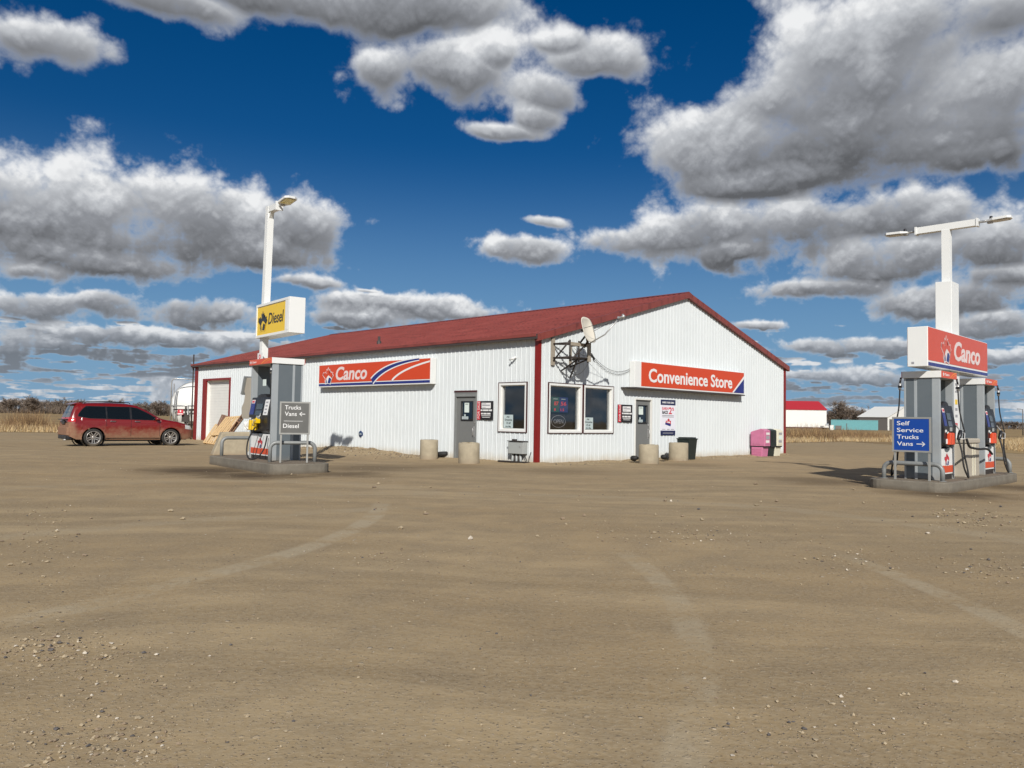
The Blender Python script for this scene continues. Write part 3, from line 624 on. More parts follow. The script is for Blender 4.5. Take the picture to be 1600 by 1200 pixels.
# overhead door in the long wall
mb = MB(); mb.box(-22.74, -22.36, -.045, .03, -.1, 3.08); mb.box(-19.86, -19.76, -.045, .03, -.1, 3.08); mb.box(-22.36, -19.86, -.045, .03, 2.98, 3.08)
gf = mb.build('garage_door_frame', M_trim, store)
mb = MB(); z = .02
while z < 2.98:
    mb.box(-22.36, -19.86, .16, .20, z, z + .118); mb.box(-22.36, -19.86, .172, .20, z + .118, z + .13); z += .13
mb.build('garage_door', M_white2, store)
mb = MB(); mb.box(-22.36, -19.86, .03, .3, 2.985, 3.0); mb.box(-22.36, -22.34, .03, .3, -.1, 2.98); mb.box(-19.88, -19.86, .03, .3, -.1, 2.98); mb.build('jamb', M_white2, gf)
# ------------------------------------------------------------------ graphics helpers
def text_fit(s, x0, x1, z, h, y, mb=None, mi=0, bold=.02, shear=0., tilt=0., depth=.004):
    a = text_mb(s, h, 0, 0, y, bold=bold, shear=shear, depth=depth); xs = [v[0] for v in a.v]; k = (x1 - x0) / (max(xs) - min(xs)); m0 = min(xs)
    mb = mb or MB(); mb.add([(x0 + (v[0] - m0) * k, v[1], z + v[2] + (v[0] - m0) * k * tilt) for v in a.v], a.f, mi); return mb
LEAF = [(0, 1), (.10, .83), (.205, .885), (.155, .60), (.32, .735), (.365, .655), (.545, .695), (.485, .55), (.60, .50), (.33, .30), (.36, .18), (.27, .0), (.0, .04)]
LEAFP = LEAF + [(-x, z) for x, z in LEAF[-2:0:-1]]
def leafpts(cx, cz, h, g=0.):
    c = (0, .45); out = []
    for x, z in LEAFP:
        d = math.hypot(x - c[0], z - c[1]); k = 1 + g / max(d, .15); out.append((cx + (c[0] + (x - c[0]) * k) * h, cz + (c[1] + (z - c[1]) * k) * h))
    return out
def fan(mb, pts, y, mi, t=.003):
    """concave outline as a thin plate whose front sits at y (triangulated by bmesh)"""
    b = bmesh.new(); vs = [b.verts.new((p[0], y, p[1])) for p in pts]; b.faces.new(vs); bmesh.ops.triangulate(b, faces=b.faces[:]); b.verts.ensure_lookup_table()
    fs = [[v.index for v in f.verts] for f in b.faces]; b.verts.index_update(); fs = [[v.index for v in f.verts] for f in b.faces]
    mb.add([v.co[:] for v in b.verts], fs, mi); b.free(); return mb
def emblem(mb, cx, cz, h, y, edge, fill, white, navy):
    fan(mb, leafpts(cx, cz, h, .0), y, edge)
    if fill is not None: fan(mb, leafpts(cx, cz, h, -.055), y - .0025, fill)
    P_ = lambda L: [(cx + a * h, cz + b * h) for a, b in L]
    fan(mb, P_([(-.30, -.04), (-.28, .16), (-.10, .40), (.04, .50), (.24, .42), (.42, .30), (.30, .12), (.32, -.05), (.0, .01)]), y - .005, white)
    fan(mb, P_([(-.22, .02), (-.24, .14), (-.14, .28), (-.16, .13), (-.10, .05)]), y - .0075, navy)
    fan(mb, P_([(-.02, .06), (.10, .34), (.22, .36), (.36, .27), (.24, .10), (.25, .01), (.02, .04)]), y - .0075, navy)
def ribbon(mb, pts, wdt, y, mi):
    up = []; dn = []
    for i, p in enumerate(pts):
        a = Vector(pts[max(i - 1, 0)]); b = Vector(pts[min(i + 1, len(pts) - 1)]); t = (b - a).normalized(); n = Vector((-t.y, t.x)) * wdt[i] / 2
        up.append((p[0] + n.x, y, p[1] + n.y)); dn.append((p[0] - n.x, y, p[1] - n.y))
    k = len(pts); mb.add(up + dn, [(i, i + 1, k + i + 1, k + i) for i in range(k - 1)], mi)
def curve2(p0, p1, p2, n=16): return [((1 - t) ** 2 * p0[0] + 2 * t * (1 - t) * p1[0] + t * t * p2[0], (1 - t) ** 2 * p0[1] + 2 * t * (1 - t) * p1[1] + t * t * p2[1]) for t in [i / (n - 1) for i in range(n)]]

# ------------------------------------------------------------------ fascia signs on the store
s = site('wall_sign', 'long orange lightbox reading Canco with a maple leaf, on the long side wall', 'sign', -11.63, 0)
wd, z0, z1, yf = 6.98, 2.46, 3.34, -.245
mb = MB(); mb.box(0, wd, yf, -.02, z0, z1); body = mb.build('sign_box', M_white, s, bevel=.012)
mb = MB(); mb.box(.02, wd - .05, yf - .006, yf + .01, z0 + .165, z1 - .02); mb.build('sign_panel', M_orange, body)
mb = MB(); mb.box(.02, wd - .05, yf - .008, yf, z0 + .045, z0 + .13); mb.build('stripe', M_navy, body)
yy_ = yf - .0085; mb = MB()
zb, zt = z0 + .165, z1 - .02
cA = curve2((3.62, zb), (4.35, zt - .10), (6.35, zt - .002)); cB = curve2((4.83, zb), (5.3, zt - .32), (6.92, zt - .10))
k = len(cA); ribbon(mb, cA, [.30 - .20 * i / k for i in range(k)], yy_, 0); ribbon(mb, cA, [.19 - .15 * i / k for i in range(k)], yy_ - .003, 1); ribbon(mb, cB, [.075 - .02 * i / k for i in range(k)], yy_, 0)
mb.build('road_graphic', [M_wlet, M_navy], body, fix=False)
mb = MB(); emblem(mb, .68, z0 + .13, .66, yf - .009, 0, 1, 0, 2); mb.build('emblem', [M_wlet, M_orange, M_navy], body, fix=False)
text_fit('Canco', 1.22, 3.30, z0 + .27, .50, yf - .007, bold=.035, shear=.18).build('lettering', M_plet, body)

s = site('wall_sign', 'long orange lightbox reading Convenience Store over the gable door', 'sign', 0, 4.46, rz=HP)
wd = 7.30; mb = MB(); mb.box(0, wd, yf, -.02, z0, z1); body = mb.build('sign_box', M_white, s, bevel=.012)
x0 = .36
mb = MB(); mb.box(x0, wd - .03, yf - .006, yf + .01, z0 + .05, z1 - .02); mb.build('sign_panel', M_orange, body)
mb = MB(); fan(mb, [(wd - .95, z0 + .055), (wd - .035, z0 + .055), (wd - .035, z1 - .14)], yf - .010, 0); fan(mb, [(wd - .84, z0 + .055), (wd - .037, z0 + .055), (wd - .037, z1 - .26)], yf - .013, 1); mb.build('corner_graphic', [M_wlet, M_navy], body, fix=False)
text_fit('Convenience Store', x0 + .42, 6.35, z0 + .22, .46, yf - .007, bold=.03).build('lettering', M_wlet, body)
mb = MB(); mb.box(-.46, wd, -.29, -.02, z0 - .05, z0 - .012); mb.build('ledge', M_gutter, s)

def for_sale(lbl, x, y, rz, w_, z0, z1, grp):
    s = site('for_sale_sign', lbl, 'sign', x, y, rz=rz, group=grp)
    mb = MB(); mb.prism([(0, -.03), (0, -.026), (w_ * .35, -.040), (w_ * .7, -.052), (w_, -.047), (w_, -.05), (w_ * .7, -.056), (w_ * .35, -.044)], z0, z1, 'z'); b = mb.build('board', M_blk, s)
    mb = MB(); mb.box(0, w_ * .2, -.050, -.046, z0 + .004, z1 - .004); mb.build('red_band', M_red, b)
    mb = MB(); text_mb('FOR SALE', .095, w_ * .17, z0 + .035, -.052, mb, wscale=.95, bold=.01, rot=HP); mb.build('lettering', M_plet, b)
    mb = MB(); mb.box(w_ * .3, w_ * .86, -.062, -.058, z1 - .23, z1 - .055)
    for zz, a, c_ in ((z1 - .315, .25, .94), (z1 - .42, .28, .90)): 
        x_ = w_ * a
        for q, g_ in ((.11, .03), (.34 if a < .27 else .2, .03), (.2, 0)):
            x2 = min(x_ + q * w_, w_ * c_); mb.box(x_, x2, -.0625, -.0585, zz, zz + .05); x_ = x2 + g_ * w_
    mb.box(w_ * .3, w_ * .86, -.0625, -.0585, z0 + .12, z0 + .138); mb.box(w_ * .34, w_ * .82, -.0625, -.0585, z0 + .072, z0 + .088); mb.build('printed_lines', M_wlet, b)
    mb = MB(); mb.box(w_ * .34, w_ * .58, -.065, -.0615, z1 - .095, z1 - .078); mb.box(w_ * .34, w_ * .82, -.065, -.0615, z1 - .15, z1 - .115); mb.box(w_ * .34, w_ * .56, -.065, -.0615, z1 - .205, z1 - .19); mb.build('small_print', M_grey, b)
for_sale('black and red FOR SALE board right of the long-wall door, beside the single window', -2.56, 0, 0, .74, 1.29, 1.88, 'for sale boards on the store')
for_sale('black and red FOR SALE board on the gable, between the windows and the door', 0, 3.83, HP, .78, 1.29, 1.87, 'for sale boards on the store')

s = site('poster', 'tall white and navy poster reading EARN BACK 2% right of the gable door', 'poster', 0, 6.28, rz=HP)
mb = MB(); mb.box(0, .92, -.035, -.022, .86, 2.11); b = mb.build('board', M_poster, s)
mb = MB(); mb.box(0, .92, -.040, -.034, 1.92, 2.11); mb.build('navy_band', mat('dark_navy', (.012, .018, .07), .4), b); mb = MB(); mb.box(0, .92, -.040, -.034, .86, 1.02); mb.build('navy_band', mat('dark_navy', (.012, .018, .07), .4), b)
text_fit('SWIPE YOUR CARD', .09, .82, 1.98, .06, -.040, bold=.03).build('lettering', M_wlet, b)
text_fit('EARN', .1, .47, 1.75, .10, -.036, bold=.02).build('lettering', M_red, b); text_fit('BACK', .1, .47, 1.61, .11, -.036, bold=.04).build('lettering', M_blk, b)
text_fit('2', .50, .70, 1.61, .24, -.036, bold=.03).build('lettering', M_red, b); text_fit('%', .71, .83, 1.73, .11, -.036).build('lettering', M_red, b)
mb = MB(); mb.box(.1, .82, -.038, -.034, 1.535, 1.56); mb.box(.1, .82, -.038, -.034, 1.49, 1.51); mb.box(.1, .30, -.038, -.034, 1.055, 1.075); mb.box(.4, .56, -.038, -.034, 1.05, 1.075); mb.box(.64, .84, -.038, -.034, 1.055, 1.075); mb.build('printed_lines', M_grey, b)
mb = MB(); fan(mb, [(.27, 1.24), (.62, 1.17), (.64, 1.25), (.30, 1.31)], -.039, 0); fan(mb, [(.30, 1.305), (.64, 1.245), (.64, 1.37), (.33, 1.37)], -.039, 1); fan(mb, leafpts(.49, 1.34, .12), -.041, 1); fan(mb, [(.36, 1.31), (.58, 1.28), (.58, 1.335), (.37, 1.34)], -.042, 2); mb.build('card_picture', [M_navy, M_red, M_wlet], b, fix=False)
mb = MB(); mb.box(.14, .78, -.042, -.0385, .92, .945); mb.build('small_print', M_grey, b)

s = site('round_sign', 'small round dark blue disc low on the long white wall', 'sign', -8.98, 0)
mb = MB(); mb.lathe([(0, -.028), (.12, -.028), (.125, -.02), (.125, .0)], 28, M=Matrix.Translation((0, 0, .68)) @ Matrix.Rotation(HP, 4, 'X') @ Matrix.Scale(-1, 4, (0, 0, 1))); mb.build('disc', mat('disc_blue', (.02, .045, .12), .4), s)
mb = MB(); mb.box(-.06, .06, -.032, -.028, .69, .705); mb.box(-.075, .075, -.032, -.028, .66, .672); mb.build('small_print', M_paper, s)

# papers and signs behind the glass
def sheet(name, lbl, x, y, rz, w_, z0, z1, mt, lines, dy, lt=True):
    s = site(name, lbl, 'notice', x, y, rz=rz); mb = MB(); mb.box(0, w_, dy, dy + .003, z0, z1); b = mb.build('paper', mt, s)
    if lines:
        for (t_, a, c_, z, h) in lines: text_fit(t_, w_ * a, w_ * c_, z, h, dy - .001, bold=.02, depth=.002).build('lettering', M_blk, b)
    return s
M_note = mat('pale_green_paper', (.42, .50, .50), .7, var=.05)
sheet('paper_notice', 'pale handwritten notice in the lower left of the single long-wall window', -1.46, 0, 0, .40, 1.06, 1.46, M_note, [('All', .3, .6, 1.37, .05), ('Groceries', .12, .9, 1.28, .06), ('1/2 off', .3, .75, 1.18, .06), ('thru May', .2, .8, 1.08, .05)], .062)
sheet('paper_notice', 'pale handwritten notice in the lower left of the right-hand gable window', 0, 2.22, HP, .45, 1.05, 1.42, M_note, [('All', .3, .55, 1.34, .05), ('Groceries', .12, .92, 1.25, .06), ('1/2 off', .25, .7, 1.15, .06), ('thru May', .2, .8, 1.065, .05)], .062)
sheet('paper_notice', 'white sheet taped inside the long-wall door window', -3.27, 0, 0, .22, 1.52, 1.83, M_paper, [('NOTICE', .2, .8, 1.77, .03)], .052)
sheet('paper_notice', 'white sheet taped inside the gable door window', 0, 5.10, HP, .26, 1.56, 1.83, M_paper, [('NOTICE', .2, .8, 1.77, .03)], .052)
for x_, y_, rz_, lb in ((-3.38, 0, 0, 'small Canco decal low on the long-wall door window'), (0, 5.04, HP, 'small Canco decal low on the gable door window')):
    s = site('door_decal', lb, 'decal', x_, y_, rz=rz_); mb = MB(); mb.box(0, .30, .050, .054, 1.30, 1.39); mb.build('decal', M_note, s); text_fit('Canco', .03, .27, 1.32, .05, .050, bold=.03, depth=.002).build('lettering', M_grey, s)
    mb = MB(); fan(mb, leafpts(.14, 1.39, .09), .0515, 0); mb.build('emblem', M_note, s, fix=False)
s = site('led_price_board', 'unlit looking price board with red digits in the left gable window', 'sign', 0, .74, rz=HP)
M_pbg = mat('price_board_green', (.03, .14, .10), .6); M_pbb = mat('price_board_blue', (.03, .05, .22), .6)
mb = MB(); mb.box(.04, .38, .13, .16, 1.56, 2.02, 0); mb.box(.40, .78, .13, .16, 1.56, 2.02, 1); b = mb.build('board', [M_pbg, M_pbb], s)
text_fit('87', .14, .34, 1.77, .12, .13, shear=.1, bold=.01).build('digits', M_led, b); text_fit('56', .44, .70, 1.77, .12, .13, shear=.1, bold=.01).build('digits', M_led, b)
text_fit('8', .14, .22, 1.60, .08, .13, bold=.01).build('digits', M_led, b); text_fit('1.5', .44, .60, 1.60, .08, .13, bold=.01).build('digits', M_led, b)
mb = MB(); mb.box(.1, .3, .127, .13, 1.95, 1.975); mb.box(.46, .66, .127, .13, 1.95, 1.975); mb.build('small_print', M_paper, b)
s = site('open_sign', 'unlit neon tube OPEN sign inside the left gable window', 'sign', 0, .78, rz=HP)
mb = MB(); mb.tube([(.30 + .32 * math.cos(a), .12, 1.28 + .18 * math.sin(a)) for a in [2 * math.pi * k / 28 for k in range(29)]], .008, 6); mb.build('tube_ring', M_neon, s)
text_fit('OPEN', .08, .52, 1.22, .13, .125, bold=-.008, depth=.01).build('lettering', M_neon, s)
mb = MB(); mb.box(.0, .62, .13, .14, 1.06, 1.50); mb.build('backing', M_int, s)
s = site('window_shelf', 'wooden shelf board along the bottom of the left gable window', 'shelf', 0, .62, rz=HP)
mb = MB(); mb.box(-.05, 1.2, .3, .75, .98, 1.02); mb.box(0, .03, .35, .7, 0, .98); mb.box(1.1, 1.13, .35, .7, 0, .98); mb.build('shelf', mat('brown_board', (.16, .09, .04), .6), s)

# security camera and cable
s = site('security_camera', 'small bullet security camera under the eave near the store corner', 'camera', -.92, 0, 3.15)
mb = MB(); mb.lathe([(0, -.004), (.05, -.004), (.045, -.03), (0, -.03)], 14, M=Matrix.Rotation(HP, 4, 'X')); mb.tube([(0, -.03, 0), (0, -.1, -.01)], .014); mb.build('mount', M_white, s)
mb = MB(); mb.tube([(.07, -.06, .05), (-.09, -.17, -.03)], .032, 10); mb.build('housing', M_white, s)
mb = MB(); mb.tube([(-.088, -.169, -.029), (-.098, -.176, -.034)], .026, 10); mb.build('lens', M_blk, s)

# electrical box with conduits
s = site('electrical_box', 'pale grey electrical box with conduits on the long wall near the corner', 'box', -.97, 0)
mb = MB(); mb.box(.0, .62, -.22, -.02, .30, .66); b = mb.build('cabinet', M_ebox, s, bevel=.012)
mb = MB(); mb.box(-.015, .64, -.25, -.02, .665, .685); mb.box(.10, .22, -.16, -.06, .685, .73); mb.build('lid', M_rust, b)
mb = MB(); mb.box(.49, .52, -.235, -.22, .5, .55); mb.build('latch', M_steel, b)
for k, x_ in enumerate((.12, .2, .27, .34, .42)):
    mb = MB(); mb.tube([(x_, -.12, .30), (x_ + .01 * (k - 2), -.12, .12), (x_ + .02 * (k - 2), -.13, -.05)], .028 if k % 2 else .038, 8); mb.build('conduit', M_rust if k % 2 else M_ebox, s)
mb = MB(); mb.tube([(.55, -.1, .30), (.62, -.11, .2), (.70, -.12, .1), (.66, -.14, -.02)], .014); mb.tube([(.78, -.04, .36), (.72, -.05, .2), (.70, -.06, -.02)], .012); mb.build('cable', M_rub, s)

# satellite dish on a steel wall bracket
s = site('satellite_dish', 'cream satellite dish on a boxy steel bracket high on the gable corner', 'satellite dish', 0, .5, rz=HP)
def bars(lst, r, name, mt, par, n=5):
    mb = MB(); [mb.tube(p, r, n) for p in lst]; return mb.build(name, mt, par)
x0, x1, z0, z1, ya, yb = .10, .92, 3.06, 3.68, -.03, -.72
br = None
mb = MB(); mb.box(.03, .17, -.07, -.03, 2.96, 3.78); mb.build('wall_plank', M_wood, s); mb = MB(); mb.box(x1 - .06, x1 + .02, -.07, -.03, 3.0, 3.72); br = mb.build('wall_plank', M_wood, s)
L_ = []
for z in (z0 + .12, z1 - .08):
    L_ += [[(x0, ya, z), (x0, yb, z)], [(x1, ya, z), (x1, yb, z)], [(x0, yb, z), (x1, yb, z)], [(x0, ya, z), (x1, yb, z)]]
for x_, y_ in ((x0, yb), (x1, yb), (.5, yb)): L_.append([(x_, y_, z0), (x_, y_, z1)])
L_ += [[(x0, ya, z0), (x0, yb, z1)], [(x1, ya, z0 - .1), (x1, yb, z0 + .1)], [(x0, yb, z0), (x1, yb, z1)], [(.5, ya, z0 - .25), (.5, yb, z0 + .1)], [(.9, -.05, z0 - .42), (.55, yb + .1, z0 + .1)]]
bars(L_, .026, 'bracket', M_rust, s)
mb = MB(); mb.box(x1 - .03, x1 + .09, yb - .05, yb - .01, z0 + .03, z1 - .02); mb.box(x0, x1, yb - .05, yb - .025, z1 - .16, z1 - .06); mb.build('cross_board', M_wood, s)
mast = Vector((.72, -.86, 3.62))
bars([[mast, mast + Vector((0, 0, .32))], [mast + Vector((-.28, .15, -.1)), mast + Vector((0, 0, .3))], [mast + Vector((.0, .12, -.12)), mast + Vector((0, 0, .05))]], .03, 'mast', M_rust, s, 8)
# reflector: shallow dish facing out and along the gable; axis points towards n
nrm = Vector((.26, -.90, .26)).normalized(); ctr = Vector((.55, -1.05, 4.0)); 
ax1 = Vector((0, 0, 1)).cross(nrm).normalized(); ax2 = nrm.cross(ax1)
mb = MB(); rows = 9; nseg = 32; vs = []; depth_ = .10
for side_ in (0, 1):
    for i in range(rows):
        r_ = i / (rows - 1)
        for j in range(nseg):
            t_ = 2 * math.pi * j / nseg; c_, s_ = math.cos(t_), math.sin(t_); sq = 1 / max(abs(c_) ** 3.2 + abs(s_) ** 3.2, 1e-6) ** (1 / 3.2)
            vs.append(ctr + ax1 * c_ * sq * r_ * .42 + ax2 * s_ * sq * r_ * .39 + nrm * (depth_ * r_ * r_ - depth_ - side_ * .014))
fs = []
for sd_ in (0, 1):
    o = sd_ * rows * nseg
    for i in range(rows - 1):
        for j in range(nseg): fs.append((o + i * nseg + j, o + i * nseg + (j + 1) % nseg, o + (i + 1) * nseg + (j + 1) % nseg, o + (i + 1) * nseg + j))
o = (rows - 1) * nseg; fs += [(o + j, o + (j + 1) % nseg, o + rows * nseg + (j + 1) % nseg, o + rows * nseg + j) for j in range(nseg)]
mb.add(vs, fs, 0, True); mb.build('reflector', M_dish, s)
bk = ctr - nrm * .13; bars([[bk - ax2 * .40, bk + ax2 * .38], [bk - ax1 * .25, bk + ax1 * .25], [mast + Vector((0, 0, .25)), bk]], .032, 'back_frame', M_rust, s, 6)
low_ = ctr - ax2 * .39; lnb = ctr + nrm * .92 + ax2 * .02 + Vector((.12, 0, .06))
bars([[low_ - nrm * .05, low_ + nrm * .45 + ax2 * .1, lnb]], .02, 'feed_arm', M_steel, s, 6)
bars([[ctr + ax1 * .40 + nrm * -.03, lnb - nrm * .1], [ctr - ax1 * .40, lnb - nrm * .1]], .007, 'stay_rod', M_rust, s, 4)
hd = bars([[lnb, lnb + nrm * .17], [lnb + ax1 * .1, lnb - ax1 * .1], [lnb + nrm * .12 + ax2 * .07, lnb + nrm * .12 - ax2 * .06]], .035, 'feed_head', M_steel, s, 8)
s = site('cable', 'thin black cables drooping across the gable from the dish to the sign', 'cable', 0, 0, rz=HP)
mb = MB()
def sag(a, b, d, n=14): return [(a[0] + (b[0] - a[0]) * t, a[1] + (b[1] - a[1]) * t, a[2] + (b[2] - a[2]) * t - d * 4 * t * (1 - t)) for t in [i / (n - 1) for i in range(n)]]
mb.tube(sag((2.42, -.05, 3.38), (4.47, -.04, 3.02), .32), .007, 4); mb.tube(sag((2.50, -.05, 3.37), (4.47, -.04, 3.08), .26), .006, 4); mb.tube(sag((1.3, -.3, 3.5), (2.42, -.05, 3.38), .1), .006, 4); mb.tube([(2.42, -.03, 3.44), (2.55, -.06, 3.26)], .03, 6); mb.tube(sag((.95, -.2, 3.1), (2.42, -.05, 3.38), .5), .005, 4); mb.build('cable_run', M_rub, s)

# ------------------------------------------------------------------ things along the walls
def cylinder_bollard(px, lbl, r, h, tilt=0.):
    wx, wy = px; o = empty('concrete_bollard', lbl, 'bollard', (wx, wy, 0), random.random() * 6, 'round concrete bollards along the store'); o.rotation_euler = (R(tilt), 0, random.random())
    mb = MB(); seg = 28; prof = [(r * .985, -.1), (r, .1), (r, h * .5), (r, h - .02), (r - .02, h), (r * .82, h + .0)]; prof2 = [(r * .82, h), (r * .80, h - .12), (0, h - .12)]
    mb.lathe(prof + prof2, seg); mb.v = [(x * (1 + random.uniform(-.008, .008)), y * (1 + random.uniform(-.008, .008)), z + random.uniform(-.006, .006)) for x, y, z in mb.v]
    mb.build('concrete_ring', M_conc, o)
    return o
def wall_pt(a, out): return W(-a, -out)[:2]
def gab_pt(b, out): return W(out, b)[:2]
cylinder_bollard(Gp(670, 717), 'round concrete bollard left of the long-wall door', .29, .62)
cylinder_bollard(Gp(732.5, 723.5), 'leaning round concrete bollard in front of the long-wall door', .315, .60, 3)
cylinder_bollard(Gp(1013.5, 724.5), 'round concrete bollard in front of the gable door', .31, .60)
cylinder_bollard(Gp(1060, 720), 'round concrete bollard below the poster, beside the black bin', .33, .62)
s = empty('garbage_bin', 'black lidded bin against the gable behind a concrete bollard', 'bin', (*Gp(1073.5, 718.5), 0), WR(HP))
mb = MB(); v = [(-.22, -.2, 0), (.22, -.2, 0), (.22, .2, 0), (-.22, .2, 0), (-.27, -.25, .72), (.27, -.25, .72), (.27, .25, .72), (-.27, .25, .72)]; mb.add(v, [(0, 1, 2, 3), (0, 1, 5, 4), (1, 2, 6, 5), (2, 3, 7, 6), (3, 0, 4, 7)]); mb.build('bin_body', M_bin, s, bevel=.02)
mb = MB(); mb.box(-.29, .29, -.27, .27, .72, .76); mb.box(-.24, .24, -.22, .22, .76, .80); mb.build('lid', M_bin, s, bevel=.015)
for px, lb in (((690, 716), 'black tyre scrap behind the left long-wall bollard'), ((993, 723), 'black tyre scrap left of the gable door bollard'), ((1041, 721), 'dark rubber block between the two gable bollards')):
    s = empty('tyre_scrap', lb, 'rubber scrap', (*Gp(*px), 0), random.random() * 3); mb = MB(); mb.tube([(.19 * math.cos(a), .09 * math.sin(a), .09 + .07 * math.sin(a * .5)) for a in [k * .5 for k in range(9)]], [.05, .07, .08, .085, .085, .08, .08, .07, .05], 8); mb.build('scrap', M_rub, s)
s = site('fallen_board', 'flat weathered board on the ground below the electrical box', 'board', -1.35, -.28, .03, .05); mb = MB(); mb.box(0, 1.2, 0, .12, 0, .05); mb.build('plank', M_rust, s, bevel=.01)

def news_box(b0, w_, cmat, lbl, side_panels):
    s = site('newspaper_box', lbl, 'newspaper box', .10, b0, 0, HP, 'newspaper boxes by the gable')
    # local: x along wall, y negative = away from wall
    mb = MB(); d = .62
    mb.prism([(-.04, .0), (-.04, .38), (-d + .08, .38), (-d + .12, .0)], 0, w_, 'x'); lower = mb.build('pedestal', cmat, s, bevel=.015)
    for z in (.08, .18, .28):
        mb = MB(); mb.prism([(-.08, z), (-.08, z + .05), (-d + .16, z + .05), (-d + .16, z)], -.012, w_ + .012, 'x'); mb.build('rib', cmat, lower)
    mb = MB(); mb.prism([(0, .42), (0, .98), (-.10, 1.02), (-d + .18, 1.12), (-d, 1.06), (-d, .42)], 0, w_, 'x'); up = mb.build('box_body', cmat, s, bevel=.02)
    mb = MB(); mb.box(.02, w_ - .02, -d + .02, -.02, .375, .425); mb.build('gap_band', M_blk, s)
    mb = MB(); mb.prism([(-.05, .50), (-.05, .90), (-.42, .90), (-.42, .50)], -.012, -.001, 'x'); mb.build('side_panel', cmat, up)
    mb = MB(); mb.box(.05, w_ - .05, -d - .012, -d + .002, .50, 1.0); dr = mb.build('door', side_panels[0], up)
    mb = MB(); mb.box(.10, w_ - .10, -d - .018, -d - .01, .70, .84); mb.build('window', side_panels[1], dr)
    mb = MB(); mb.box(.08, w_ - .12, -d - .018, -d - .01, .56, .66); mb.box(.1, w_ - .1, -d - .018, -d - .01, .88, .97); mb.build('sticker', side_panels[2], dr)
news_box(12.55, .48, M_pink, 'faded pink newspaper box, leftmost of the row by the gable', (M_pink, M_grey, M_white2))
news_box(13.10, .46, M_bin, 'black newspaper box between the pink and the cream ones', (M_bin, M_blk, M_blk))
news_box(13.63, .48, M_cream, 'cream newspaper box at the right end of the row', (M_cream, M_paper, M_grey))
